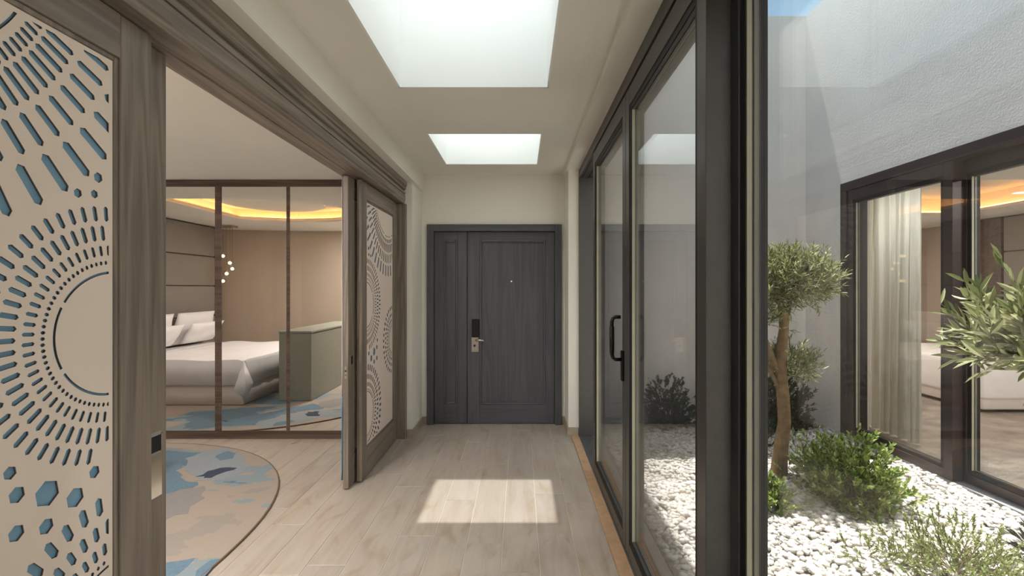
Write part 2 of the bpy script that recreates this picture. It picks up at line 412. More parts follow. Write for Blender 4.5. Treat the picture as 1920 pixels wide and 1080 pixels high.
# ---------------------------------------------------------------- entrance door
dr = thing('door_1', (-0.28, YB, 0), 'dark grey panelled double entrance door at the end of the corridor', 'door', None, 'structure')
fw = 0.073
q = MB(); ya, yb_ = YB - 0.035, YB + 0.1
for (x0, x1, z0, z1) in [(DX0, DX0 + fw, 0, DZ), (DX1 - fw, DX1, 0, DZ)]:
    q.box(x0, x1, ya, yb_, z0, z1, 0.004)
q.build('door_frame', 'door_v', dr)
bx('head_frame', 'door_h', dr, DX0 + fw, DX1 - fw, ya, yb_, DZ - fw, DZ, 0.004)
def panel_leaf(x0, x1, px0, px1, pz0, pz1, nm):
    g = 0.003; x0 += g; x1 -= g; z0, z1 = 0.006, DZ - fw - 0.004; yf, yk = YB + 0.004, YB + 0.05
    lf = MB(); lf.box(x0, px0, yf, yk, z0, z1, .002); lf.box(px1, x1, yf, yk, z0, z1, .002)
    lf = lf.build(nm, 'door_v', dr)
    rl = MB(); rl.box(px0, px1, yf + .0005, yk, z0, pz0, .002); rl.box(px0, px1, yf + .0005, yk, pz1, z1, .002); rl.build('rail', 'door_h', lf)
    m2 = MB(); t = 0.022
    for a in [(px0, px0 + t, pz0, pz1), (px1 - t, px1, pz0, pz1), (px0 + t, px1 - t, pz0, pz0 + t), (px0 + t, px1 - t, pz1 - t, pz1)]:
        m2.box(a[0], a[1], yf - 0.006, yk - .01, a[2], a[3], 0.007)
    m2.build('moulding', 'door_v', lf)
    bx('centre_panel', 'door_v', lf, px0 + t, px1 - t, yf + 0.012, yk - .004, pz0 + t, pz1 - t)
    return lf
def dX(p): return (p - 976) / 176.0
def dZ(y): return H - (y - 540) / 176.0
XS = dX(876)
panel_leaf(DX0 + fw, XS, dX(832), dX(858), dZ(757), dZ(450), 'side_leaf')
ml = panel_leaf(XS, DX1 - fw, dX(899), dX(1023), dZ(759), dZ(450), 'main_leaf')
yf = YB + 0.004
lk = MB(); lk.box(dX(885), dX(898.5), yf - .022, yf, dZ(632.5), dZ(598), .005); lk.build('card_reader', 'black_metal', ml)
bx('lock_plate', 'steel', ml, dX(884), dX(897.5), yf - .012, yf, dZ(660), dZ(632), .003)
q = MB(); q.tube([(dX(894), yf - .01, dZ(637)), (dX(894), yf - .05, dZ(637)), (dX(899), yf - .056, dZ(637)), (dX(908), yf - .056, dZ(637.5))], 0.012, 10)
q.build('lever_handle', 'chrome', ml, True)
q = MB(); q.tube([(dX(890), yf - .011, dZ(648)), (dX(890), yf - .015, dZ(648))], 0.013, 12); q.build('keyhole', 'gasket', ml)
q = MB(); q.tube([(dX(959), yf + .014, dZ(527.5)), (dX(959), yf + .004, dZ(527.5))], 0.008, 12); q.build('peephole', 'chrome', ml)

# ---------------------------------------------------------------- sliding wooden doors on the left
tr = thing('trim_2', (-1.2, 2.5, 0), 'grey-brown oak casing and pelmet over the sliding doors', 'door casing', None, 'structure')
prof = [(-1.128, 2.267), (-1.122, 2.275), (-1.122, 2.288), (-1.116, 2.296), (-1.116, 2.349), (-1.124, 2.351), (-1.124, 2.356), (-1.116, 2.358), (-1.114, 2.376),
        (-1.128, 2.380), (-1.128, 2.396), (-1.112, 2.402), (-1.108, 2.420), (-1.113, 2.424), (-1.104, 2.430), (-1.10, 2.44), (-1.10, 2.475), (-1.298, 2.475),
        (-1.298, 2.262), (-1.216, 2.262), (-1.216, 2.267)]
MB().prism(prof, 'y', 0.4531, 4.546).build('pelmet', 'wood_h', tr)
for ya, yb_ in ((4.503, 4.546), (0.4531, 0.497)):
    q = MB(); q.box(-1.298, -1.10, ya, yb_, 0, 2.258, .003)
    d = -1 if ya > 2 else 1; yy = ya if d < 0 else yb_
    q.box(-1.128, -1.118, min(yy, yy + d * .004), max(yy, yy + d * .004), 0, 2.258)
    q.box(-1.108, -1.103, min(yy, yy + d * .004), max(yy, yy + d * .004), 0, 2.258)
    q.build('jamb', 'wood_v', tr)

PZ0, PZ1, PWD = 0.235, 2.113, 0.735
def hexslot(c, d, ln, wd):
    """pointed slot: centre c, unit direction d, length, width"""
    n = (-d[1], d[0]); h = ln / 2; k = min(h * 0.9, wd * 0.42); r = wd / 2
    pts = [(-h, 0), (-h + k, -r), (h - k, -r), (h, 0), (h - k, r), (-h + k, r)]
    return [(c[0] + a * d[0] + b2 * n[0], c[1] + a * d[1] + b2 * n[1]) for a, b2 in pts]
def clip(poly, x0, x1, y0, y1):
    for ax, lim, sgn in ((0, x0, 1), (0, x1, -1), (1, y0, 1), (1, y1, -1)):
        out = []
        for i in range(len(poly)):
            p, q2 = poly[i - 1], poly[i]; ip = sgn * (p[ax] - lim) >= 0; iq = sgn * (q2[ax] - lim) >= 0
            if ip != iq:
                t = (lim - p[ax]) / (q2[ax] - p[ax]); out.append((p[0] + t * (q2[0] - p[0]), p[1] + t * (q2[1] - p[1])))
            if iq: out.append(q2)
        poly = out
        if not poly: return []
    return poly
def area2(p): return abs(sum(p[i - 1][0] * p[i][1] - p[i][0] * p[i - 1][1] for i in range(len(p)))) / 2
def make_pattern():
    """u: distance from the leading edge of the panel, v: height"""
    bursts = [  # u, v, arc radius, rings (radius, length, width, count)
        (-0.004, 1.319, 0.176, [(0.205, .013, .0085, 84), (0.2395, .031, .0095, 62), (0.2895, .045, .0125, 62), (0.344, .044, .013, 62)]),
        (-0.004, 0.475, 0.172, [(0.19, .013, .009, 64), (0.228, .038, .014, 47), (0.287, .046, .017, 47), (0.358, .056, .021, 47)]),
        (0.577, 2.26, 0.352, [(0.392, .036, .0115, 110), (0.455, .080, .0155, 92), (0.550, .084, .018, 66), (0.658, .104, .024, 54)]),
        (0.75, 0.975, 0.13, [(0.15, .013, .009, 60), (0.185, .03, .017, 36), (0.235, .036, .022, 36), (0.295, .04, .026, 36), (0.36, .045, .020, 36)]),
    ]
    holes = []; boxes = []
    def ok(poly, own):
        x0 = min(p[0] for p in poly); x1 = max(p[0] for p in poly); y0 = min(p[1] for p in poly); y1 = max(p[1] for p in poly)
        cx, cy = sum(p[0] for p in poly) / len(poly), sum(p[1] for p in poly) / len(poly)
        for i, (bu, bv, br, rings) in enumerate(bursts):
            if i != own and math.hypot(cx - bu, cy - bv) < br + 0.012: return False
        m2 = 0.006
        for (pp, o2) in boxes:
            if o2 == own and own >= 0: continue
            for p in poly:
                if any((p[0] - q2[0]) ** 2 + (p[1] - q2[1]) ** 2 < 0.00012 for q2 in pp): return False
            c2 = (sum(p[0] for p in pp) / len(pp), sum(p[1] for p in pp) / len(pp))
            if math.hypot(cx - c2[0], cy - c2[1]) < 0.028: return False
        return True
    def add(poly, own):
        poly = clip(poly, 0.013, PWD - 0.013, PZ0 + 0.013, PZ1 - 0.013)
        if len(poly) < 3 or area2(poly) < 2.5e-5: return
        if ok(poly, own): holes.append(poly); boxes.append((poly, own))
    # arcs
    for i, (bu, bv, br, rings) in enumerate(bursts):
        for (a0, a1) in (((204, 252), (257, 283), (288, 336)) if i == 2 else ((-88, -32), (-27, 27), (32, 88), (92, 148), (153, 207), (212, 268))):
            outr = [(bu + (br + .0035) * math.cos(math.radians(a)), bv + (br + .0035) * math.sin(math.radians(a))) for a in np.linspace(a0, a1, 16)]
            inr = [(bu + (br - .0035) * math.cos(math.radians(a)), bv + (br - .0035) * math.sin(math.radians(a))) for a in np.linspace(a1, a0, 16)]
            p = clip(outr + inr, 0.013, PWD - 0.013, PZ0 + 0.013, PZ1 - 0.013)
            if len(p) > 3 and area2(p) > 2e-5 and len(p) < 60: holes.append(p); boxes.append((p, i))
    # hexagons seen on the near panel
    hexes = [(185, 333, 10, .55), (147, 362, 9, .5), (178, 364, 8, .5), (90, 925, 25, .7), (142, 933, 19, .7), (20, 887, 13, .7), (33, 928, 16, .7), (178, 885, 12, .7), (88, 987, 15, .7), (32, 1000, 16, .7)]
    for ring in range(4):
        for i, (bu, bv, br, rings) in enumerate(bursts):
            if ring >= len(rings): continue
            rr, ln, wd, cnt = rings[ring]
            for k in range(cnt):
                a = 2 * math.pi * (k + 0.5 * (ring % 2) + 0.25) / cnt
                d = (math.cos(a), math.sin(a)); c = (bu + rr * d[0], bv + rr * d[1])
                if -0.05 < c[0] < PWD + 0.05 and PZ0 - .05 < c[1] < PZ1 + .05: add(hexslot(c, d, ln, wd), i)
        if ring == 2:
            for (px, py, rp, k) in hexes:
                Y = 1.19 * F / (976 - px); v = H - (py - 540) * Y / F; r = rp * Y / F
                add([(1.371 - Y + r * .95 * math.cos(math.radians(t)), v + r * math.sin(math.radians(t))) for t in (20, 80, 140, 200, 260, 320)], -1)
    return holes
PATTERN = make_pattern()

def wood_leaf(name, label, xf, y0, y1, lead, pattern):
    """xf: corridor face; lead: +1 if the leading (meeting) edge is at y1"""
    th = 0.038; xb_ = xf - th; z0, z1 = 0.008, 2.259
    t = thing(name, (xf - th / 2, (y0 + y1) / 2, 0), label, 'sliding door', None, 'structure')
    sw = 0.118; bw = 0.016
    L, T = (y1 - 0.134, y0 + 0.136) if lead > 0 else (y0 + 0.134, y1 - 0.136)
    lo, hi = min(L, T), max(L, T)
    for (a, b2) in ((y0, lo - bw), (hi + bw, y1)):
        bx('stile', 'wood_v', t, xb_, xf, a, b2, z0, z1, .003)
    bx('top_rail', 'wood_h', t, xb_, xf - .0003, lo - bw, hi + bw, PZ1 + bw, z1, .002)
    bx('bottom_rail', 'wood_h', t, xb_, xf - .0003, lo - bw, hi + bw, z0, PZ0 - bw, .002)
    q = MB()
    for (a, b2, c, d) in ((lo - bw, lo, PZ0 - bw, PZ1 + bw), (hi, hi + bw, PZ0 - bw, PZ1 + bw)):
        q.box(xb_ + .004, xf - .006, a + .001, b2, c + .001, d - .001, .003)
    for (c, d) in ((PZ0 - bw, PZ0), (PZ1, PZ1 + bw)): q.box(xb_ + .004, xf - .006, lo, hi, c + .001, d, .003)
    q.build('bead', 'wood_v', t)
    w_ = hi - lo
    if pattern:
        s = w_ / PWD
        f3 = (lambda a, b2, z: (xf - 0.012 + z, hi - a * s, b2)) if lead > 0 else (lambda a, b2, z: (xf - 0.012 + z, lo + a * s, b2))
        outer = [(0.0005, PZ0 + .0005), (PWD - .0005, PZ0 + .0005), (PWD - .0005, PZ1 - .0005), (0.0005, PZ1 - .0005)]
        me = curve_fill(outer, PATTERN, 0.0027, f3)
        me.name = 'cut_panel'; o = put('cut_panel', me, 'cut_panel', t)
        me.materials.append(MATS['cut_edge'])            # slot side walls coloured darker than the faces
        me.polygons.foreach_set('material_index', [0 if abs(p.normal.x) > .5 else 1 for p in me.polygons])
        o['label'] = 'pinkish cream panel cut with sunburst slots'
        o = bx('backing_panel', 'blue_back', t, xf - 0.033, xf - 0.0155, lo + .0005, hi - .0005, PZ0 + .0005, PZ1 - .0005)
        o['label'] = 'blue backing behind the cut slots'
    else:
        bx('flush_panel', 'cut_panel', t, xf - 0.03, xf - 0.014, lo + .0005, hi - .0005, PZ0 + .0005, PZ1 - .0005)
    return t
wood_leaf('door_2', 'near sliding door with cream sunburst cut panel, cropped by the picture edge', -1.182, 0.499, 1.505, 1, True)
dD = wood_leaf('door_3', 'sliding door leaf with polished flush pull peeking past the near patterned door', -1.236, 0.627, 1.638, 1, False)
wood_leaf('door_4', 'far sliding door with cream sunburst cut panel beside the entrance', -1.182, 3.493, 4.499, -1, True)
dA = wood_leaf('door_5', 'sliding door leaf with edge lock standing beside the rug opening', -1.236, 3.367, 4.378, -1, False)
for t, ya, yb_, polish in ((dD, 1.555, 1.616, 'chrome'), (dA, 3.40, 3.455, 'steel')):
    pl = bx('flush_pull', polish, t, -1.2362, -1.2340, ya, yb_, .741, .962, .0008)
    q = MB()
    q.box(-1.2341, -1.2332, ya + .012, yb_ - .006, .895, .950, .0003); q.build('pull_recess', 'gasket', pl)
    q = MB(); q.box(-1.2341, -1.2325, ya + .008, ya + .0115, .890, .955); q.box(-1.2341, -1.2325, yb_ - .0055, yb_ - .002, .890, .955)
    q.box(-1.2341, -1.2325, ya + .008, yb_ - .002, .950, .955); q.box(-1.2341, -1.2325, ya + .008, yb_ - .002, .887, .891); q.build('recess_rim', 'chrome', pl)
lk = bx('edge_lock', 'steel', dA, -1.262, -1.246, 3.3655, 3.3672, .80, .885, .0005)
q = MB(); q.tube([(-1.254, 3.3656, .855), (-1.254, 3.361, .855)], .006, 10); q.tube([(-1.254, 3.3656, .825), (-1.254, 3.3635, .825)], .004, 8); q.build('lock_bolt', 'black_metal', lk)

# ---------------------------------------------------------------- glazed doors on the right
def glass_leaf(name, label, cat, xf, y0, y1, z0, z1, alu, th=0.08, top=0.125, bot=0.098, sw=0.105):
    t = thing(name, (xf + th / 2, (y0 + y1) / 2, z0), label, cat, None, 'structure')
    a, b2, c, d = y0 + sw, y1 - sw, z0 + bot, z1 - top
    xb_ = xf + th
    bx('stile', alu, t, xf, xb_, y0, a - .03, z0, z1, .0025); bx('stile', alu, t, xf, xb_, b2 + .03, y1, z0, z1, .0025)
    bx('top_rail', alu, t, xf + .0004, xb_, a - .03, b2 + .03, d + .03, z1, .002)
    bx('bottom_rail', alu, t, xf + .0004, xb_, a - .03, b2 + .03, z0, c - .03, .002)
    def ring(nm, mat, xa, xz, i0, i1):
        q = MB()
        q.box(xa, xz, a - i0, a - i1, c - i0, d + i0); q.box(xa, xz, b2 + i1, b2 + i0, c - i0, d + i0)
        q.build(nm, mat, t)
        q = MB()
        q.box(xa, xz, a - i1, b2 + i1, c - i0, c - i1); q.box(xa, xz, a - i1, b2 + i1, d + i1, d + i0)
        q.build(nm, alu if mat == 'bead_lit' else mat, t)  # vertical beads painted pale as if lit, horizontal ones dark as if shaded
    ring('gasket', 'gasket', xf + .006, xb_ - .006, .0299, .0015)
    ring('glazing_bead', 'bead_lit', xf + .010, xf + .025, .0015, -.002)
    ring('spacer_bar', 'bead_gray', xf + .031, xf + .045, .0015, -.003)
    bx('inner_pane', 'glass', t, xf + .025, xf + .031, a - .001, b2 + .001, c - .001, d + .001)
    bx('outer_pane', 'glass', t, xf + .045, xf + .051, a - .001, b2 + .001, c - .001, d + .001)
    return t
gf = thing('trim_3', (0.66, 1.9, 0), 'dark aluminium outer frame and floor track of the glass doors', 'door frame', None, 'structure')
mb = MB(); mb.box(0.572, 0.765, -0.849, 4.613, 2.526, 2.606, .002); mb.box(.60, .606, -0.8, 4.57, 2.517, 2.526); mb.box(.66, .664, -0.8, 4.57, 2.517, 2.526); mb.build('head', 'alu_dark', gf)
bx('jamb', 'alu_dark', gf, 0.572, 0.765, 4.572, 4.613, 0.0005, 2.5255, .002)
bx('jamb', 'alu_dark', gf, 0.572, 0.765, -0.849, -0.81, 0.0005, 2.5255, .002)
mb = MB(); mb.box(0.572, 0.765, -0.80, 4.5715, -0.03, 0.006, .001); mb.box(.611, .619, -0.8, 4.57, .0055, .0145); mb.box(.701, .709, -0.8, 4.57, .0055, .0145); mb.box(.575, .58, -0.8, 4.57, .0055, .011); mb.box(.655, .659, -0.8, 4.57, .0055, .011)
mb.build('floor_track', 'track_metal', gf)
l1 = glass_leaf('door_6', 'dark framed glass sliding door with black pull handle, slid from the jamb', 'glass door', 0.576, 2.577, 3.72, 0.016, 2.515, 'alu_dark')
glass_leaf('door_7', 'middle dark framed glass sliding door nearer than the handled one', 'glass door', 0.576, 1.459, 2.571, 0.016, 2.515, 'alu_dark')
glass_leaf('window_1', 'large near fixed pane showing the courtyard olive trees', 'window', 0.666, 0.18, 1.508, 0.016, 2.515, 'alu_dark')
glass_leaf('window_2', 'fixed pane behind the camera on the courtyard side', 'window', 0.666, -0.805, 0.17, 0.016, 2.515, 'alu_dark')
# lever handle on the handled leaf
hy = 2.625
hd = bx('escutcheon', 'black_metal', l1, 0.562, 0.576, hy - .018, hy + .018, .93, 1.10, .004)
q = MB(); q.tube([(.565, hy, 1.05), (.53, hy, 1.05), (.517, hy, 1.06), (.511, hy, 1.08), (.511, hy, 1.26), (.517, hy, 1.28), (.53, hy, 1.288), (.558, hy - .01, 1.288)], .0105, 10)
q.tube([(.511, hy, 1.085), (.511, hy, 1.235)], .0135, 10)
q.build('pull_handle', 'black_metal', hd, True)

# ---------------------------------------------------------------- bedroom shell
ZB = 2.49
mb = MB(); mb.box(BX0 - .2, BX0, BY0 - .2, 5.2, 0, ZT)
struct(mb.build('wall_bedroom_head', 'bed_plaster'), 'beige bedroom wall behind the padded headboard, seen in the wardrobe mirrors', 'wall')
# rear wall sweeps in a curve into the room
pts = [(BX0, 0.70), (-4.9, 0.60), (-4.5, 0.52), (-4.0, 0.46), (-3.4, BY0), (-1.32, BY0)]
poly = [(x, y) for x, y in pts] + [(-1.32, BY0 - .2), (BX0, BY0 - .2)]
struct(MB().prism(poly, 'z', 0, ZT).build('wall_bedroom_rear', 'bed_plaster'), 'curved beige bedroom wall seen in the wardrobe mirrors', 'wall')
mb = MB(); mb.box(BX0 - .2, -1.301, 5.02, 5.2, 0, ZT)
struct(mb.build('wall_bedroom_far', 'bed_plaster'), 'bedroom wall behind the mirrored wardrobe', 'wall')
mb = MB(); mb.box(BX0 - .2, -1.301, BY0 - .2, 5.2, 3.3, ZT)
struct(mb.build('roof_bedroom', 'ceiling_white'), 'roof slab over the bedroom', 'roof')
bx('wall_bedroom_upper', 'plaster', None, -1.36, -1.301, BY0, 5.02, 2.49, 3.3)
struct(bpy.data.objects['wall_bedroom_upper'], 'wall above the sliding doors on the bedroom side', 'wall')
# ceiling with an organic cove opening
def cove_outline(grow=0.0):
    pts = [(-4.27 - grow, 3.56 + grow), (-3.25, 3.56 + grow)]
    for a in np.linspace(80, -90, 22):
        pts.append((-3.25 + (0.97 + grow) * math.cos(math.radians(a)), 2.60 + (0.96 + grow) * math.sin(math.radians(a))))
    pts += [(-3.6, 1.60 - grow), (-3.95, 1.72 - grow), (-4.27 - grow, 1.86 - grow)]
    return pts
outer = [(BX0, BY0), (-1.302, BY0), (-1.302, 5.02), (BX0, 5.02)]
me = curve_fill(outer, [cove_outline()], 0.02, lambda a, b2, z: (a, b2, ZB + 0.02 + z))
bc = put('ceiling_bedroom', me, 'ceiling_white'); struct(bc, 'bedroom ceiling with a rounded cove glowing orange', 'ceiling')
me = curve_fill(cove_outline(0.16), [], 0.01, lambda a, b2, z: (a, b2, 2.69 + z))
put('cove_top', me, 'ceiling_white', bc)
og = cove_outline(0.16); q = MB(); vs0 = [q.bm.verts.new((x, y, ZB + 0.042)) for x, y in og]; vs1 = [q.bm.verts.new((x, y, 2.68)) for x, y in og]
for k in range(len(og)): q.bm.faces.new((vs0[k], vs0[(k + 1) % len(og)], vs1[(k + 1) % len(og)], vs1[k]))
q.build('cove_side', 'ceiling_white', bc)
# low lip of the cove and the LED strip hidden behind it
oi_ = cove_outline(0.03); q = MB()
q.tube([(x, y, ZB + .055) for x, y in oi_] + [(oi_[0][0], oi_[0][1], ZB + .055)], .012, 6, False); q.build('cove_lip', 'ceiling_white', bc)
oi_ = cove_outline(0.09)
led = MB(); led.tube([(x, y, ZB + .07) for x, y in oi_] + [(oi_[0][0], oi_[0][1], ZB + .07)], .01, 6, False)
tag(led.build('led_strip', 'cove_led'), 'warm orange strip light hidden in the bedroom ceiling cove', 'strip light')
q = MB(); q.tube([(-3.46, 2.45, 2.625), (-3.46, 2.45, 2.645)], .67, 64); q.tube([(-3.46, 2.45, 2.64), (-3.46, 2.45, 2.68)], .15, 24)
tag(q.build('ceiling_disc', 'ceiling_white'), 'round plaster disc hung in the glowing ceiling cove', 'ceiling disc')
# unseen ceiling lamps added as fill light for the bedroom
for i, (x, y, lb) in enumerate([(-2.2, 1.0, 'small added fill lamp nearest the curved bedroom wall'), (-1.75, 1.5, 'small added fill lamp nearest the sliding doors'), (-2.4, 1.55, 'small added fill lamp over the cabinet end'), (-4.0, 3.95, 'small added fill lamp between the bed and the wardrobe')]):
    t = thing('fill_light', (x, y, ZB), lb, 'fill_light', 'bedroom fill lights')
    q = MB(); q.tube([(x, y, ZB - .004), (x, y, ZB + .001)], .065, 24); q.build('ring', 'steel', t)
    q = MB(); q.tube([(x, y, ZB - .006), (x, y, ZB - .0035)], .05, 24); q.build('lens', 'fill_lamp_disc', t)
    a = area('fill_lamp', (x, y, ZB - .012), .1, .1, 20 if y < 3 else 9, (1, 0.98, 0.96), shape='DISK')

# ---------------------------------------------------------------- wardrobe with mirror doors
wd = thing('wardrobe', (-3.1, 4.75, 0), 'built-in wardrobe with bronze framed mirror doors reflecting the bed', 'wardrobe')
bx('body', 'wardrobe_wood', wd, BX0 + .002, -1.303, 4.535, 5.018, 0.001, ZB - .002)
bx('plinth', 'wardrobe_wood', wd, BX0 + .002, -1.303, 4.512, 4.5345, 0.001, .072, .002)
bx('head_rail', 'wardrobe_wood', wd, BX0 + .002, -1.303, 4.505, 4.5345, 2.432, ZB - .002, .002)
edges = [-1.558, -2.234, -2.906, -3.582, -4.258, -4.93]
edges = [-1.305] + edges + [BX0 + .004]
for i in range(len(edges) - 1):
    xb2, xa = edges[i], edges[i + 1]; f0 = 0.0155
    fa = 0.031 if i % 2 == 0 else 0.0155
    t = MB()
    wl = 0.03 if abs(xa + 2.906) < .01 else 0.0155; wr = 0.03 if abs(xb2 + 2.906) < .01 else 0.0155
    t.box(xa + .0004, xa + wl, 4.508, 4.534, .0735, 2.4315, .001); t.box(xb2 - wr, xb2 - .0004, 4.508, 4.534, .0735, 2.4315, .001)
    t.box(xa + wl, xb2 - wr, 4.508, 4.534, .0735, .078); t.box(xa + wl, xb2 - wr, 4.508, 4.534, 2.424, 2.4315)
    dd = t.build('mirror_door', 'wardrobe_wood', wd)
    bx('mirror', 'mirror', dd, xa + wl, xb2 - wr, 4.514, 4.530, .078, 2.424)

# ---------------------------------------------------------------- bedroom furniture
def soft_box(name, mat, parent, x0, x1, y0, y1, z0, z1, r=0.04, seg=4):
    bm = bmesh.new(); v = bmesh.ops.create_cube(bm, size=1)['verts']
    bmesh.ops.scale(bm, vec=(x1 - x0, y1 - y0, z1 - z0), verts=v); bmesh.ops.translate(bm, vec=((x0 + x1) / 2, (y0 + y1) / 2, (z0 + z1) / 2), verts=v)
    bmesh.ops.bevel(bm, geom=bm.edges[:], offset=r, segments=seg, affect='EDGES', profile=0.5)
    me = bpy.data.meshes.new(name); bm.to_mesh(me); bm.free()
    return put(name, me, mat, parent, True)
# rug
def ell(cx, cy, a, b2, n=96, p=2.0):
    out = []
    for k in range(n):
        t = 2 * math.pi * k / n; c, s = math.cos(t), math.sin(t)
        out.append((cx + a * math.copysign(abs(c) ** (2 / p), c), cy + b2 * math.copysign(abs(s) ** (2 / p), s)))
    return out
RUG = ell(-3.42, 2.52, 1.83, 1.84, p=2.25)
rug = MB().prism(RUG, 'z', 0.0005, 0.011).build('rug', 'rug')
tag(rug, 'oval rug with blotchy beige, blue and grey patches on the plank floor', 'rug')
q = MB(); q.tube([(x, y, .007) for x, y in RUG] + [(RUG[0][0], RUG[0][1], .007)], .0065, 6, False); q.build('edge_binding', 'rug_edge', rug)
# large woven patches of the design (points read on the floor plane)
plain('rug_navy', srgb(60, 68, 84), 0.95, var=0.1, scale=60)
plain('rug_blue', srgb(104, 128, 144), 0.95, var=0.08, scale=60)
plain('rug_grey', srgb(142, 136, 133), 0.95, var=0.06, scale=60)
plain('rug_mist', srgb(144, 151, 155), 0.95, var=0.06, scale=60)
def floor_pt(px, py): Y = F * H / (py - 540); return ((px - 976) * Y / F, Y)
def woven(px_pts, mat, z, label):
    P = [floor_pt(*p) for p in px_pts]; out = []
    for i in range(len(P)):
        a, b2 = Vector(P[i - 1]), Vector(P[i]); m_ = max(1, int((b2 - a).length / .05))
        for k in range(m_):
            p = a + (b2 - a) * k / m_; out.append((p.x + R.uniform(-.022, .022), p.y + R.uniform(-.012, .012)))
    cu = curve_fill(out, [], .0004, lambda x, y, t: (x, y, .0110 + z + t)); cu.name = 'woven_patch'
    put('woven_patch', cu, mat, rug)['label'] = label
woven([(262, 865), (300, 862), (312, 852), (345, 850), (375, 853), (372, 862), (345, 872), (332, 885), (350, 905), (372, 907), (360, 918), (335, 925), (312, 930), (265, 940)], 'rug_blue', .0004, 'soft blue woven patch')
woven([(312, 930), (345, 920), (388, 915), (378, 938), (350, 965), (312, 977), (258, 985), (262, 950)], 'rug_grey', .0006, 'grey woven patch')
woven([(350, 862), (400, 845), (432, 842), (452, 858), (466, 876), (450, 892), (420, 905), (395, 903), (372, 903), (352, 888), (345, 876)], 'rug_mist', .0005, 'pale grey-blue woven patch')
woven([(402, 858), (428, 848), (444, 852), (440, 862), (415, 866)], 'rug_blue', .0010, 'soft blue woven patch')
woven([(255, 1066), (312, 1058), (340, 1056), (360, 1050), (352, 1064), (335, 1080), (300, 1100), (258, 1100)], 'rug_blue', .0004, 'soft blue woven patch')
woven([(363, 1072), (392, 1056), (413, 1050), (404, 1070), (388, 1088), (360, 1088)], 'rug_blue', .0004, 'soft blue woven patch')
P = [floor_pt(*p) for p in [(366, 897), (380, 893), (390, 886), (400, 884), (413, 880), (428, 879), (445, 880), (438, 884), (424, 887), (416, 890), (405, 894), (396, 899), (382, 899), (384, 896)]]
me = curve_fill(P, [], .0004, lambda x, y, t: (x, y, .0122 + t)); me.name = 'woven_patch'; put('woven_patch', me, 'rug_navy', rug)['label'] = 'dark navy woven patch'

BF, BYA, BYZ = -3.403, 3.272, 1.36
bed = thing('bed', (-4.3, 2.3, 0.011), 'double bed base and mattress with pale valance, reflected in the mirrors', 'bed')
q = MB(); n = 160; per = [(BX0 + .12, BYZ), (BF, BYZ), (BF, BYA), (BX0 + .12, BYA)]
def skirt(z0, z1, off0, off1, amp, freq, mat, name, parent, thick=0.006):
    bm = bmesh.new(); path = []
    for i in range(3):
        a, b2 = Vector(per[i]), Vector(per[i + 1]); m_ = int((b2 - a).length / 0.025)
        nrm = [Vector((0, -1)), Vector((1, 0)), Vector((0, 1))][i]
        for k in range(m_ + (i == 2)): path.append((a + (b2 - a) * k / m_, nrm))
    vs = []
    for i, (p, nr) in enumerate(path):
        w0 = amp * math.sin(i * freq) + amp * .6 * math.sin(i * freq * 2.3 + 1)
        top = p + nr * off1; bot = p + nr * (off0 + w0)
        vs.append((bm.verts.new((top.x, top.y, z1)), bm.verts.new(((top.x + bot.x) / 2, (top.y + bot.y) / 2, (z0 + z1) / 2)), bm.verts.new((bot.x, bot.y, z0))))
    for a, b2 in zip(vs, vs[1:]):
        for k in range(2): bm.faces.new((a[k], b2[k], b2[k + 1], a[k + 1]))
    bmesh.ops.recalc_face_normals(bm, faces=bm.faces[:])
    me = bpy.data.meshes.new(name); bm.to_mesh(me); bm.free()
    o = put(name, me, mat, parent, True); md = o.modifiers.new('thick', 'SOLIDIFY'); md.thickness = thick; md.offset = -1
    return o
soft_box('base', 'valance', bed, BX0 + .13, BF - .02, BYZ + .02, BYA - .02, 0.05, 0.30, .02, 2)
soft_box('mattress', 'linen', bed, BX0 + .12, BF - .01, BYZ + .012, BYA - .012, 0.3005, 0.575, .05)
skirt(0.017, 0.30, 0.0, -0.008, .004, .11, 'valance', 'valance', bed)
# bedspread with hanging corner
bs = thing('bedspread', (-4.3, 2.3, 0.58), 'white bedspread draped over the bed with a hanging folded corner', 'bedspread')
bm = bmesh.new(); nx, ny = 24, 24
sx = np.linspace(-0.012, 1, nx); gx0, gx1, gy0, gy1 = BX0 + .55, BF + .012, BYZ - .012, BYA + .012
grid = [[bm.verts.new((gx0 + (gx1 - gx0) * i / nx, gy0 + (gy1 - gy0) * j / ny, .585 + .008 * math.sin(i * .5) * math.sin(j * .4 + 1) - .02 * (max(0, i - nx + 1) + (j == 0) + (j == ny)))) for j in range(ny + 1)] for i in range(nx + 1)]
for i in range(nx):
    for j in range(ny): bm.faces.new((grid[i][j], grid[i + 1][j], grid[i + 1][j + 1], grid[i][j + 1]))
def hang(col, dx, dy, hem):
    prev = None
    for k, v in enumerate(col):
        c = v.co; rip = .006 * math.sin(k * 1.7)
        m_ = bm.verts.new((c.x + dx * .012, c.y + dy * .012, (c.z + hem) / 2 + .08)); lo_ = bm.verts.new((c.x + dx * (.02 + rip), c.y + dy * (.02 + rip), hem))
        if prev: bm.faces.new((prev[0], v, m_, prev[1])); bm.faces.new((prev[1], m_, lo_, prev[2]))
        prev = (v, m_, lo_)
hang([grid[i][ny] for i in range(nx + 1)], 0, 1, .262); hang(grid[nx][::-1], 1, 0, .262); hang([grid[i][0] for i in range(nx + 1)][::-1], 0, -1, .262)
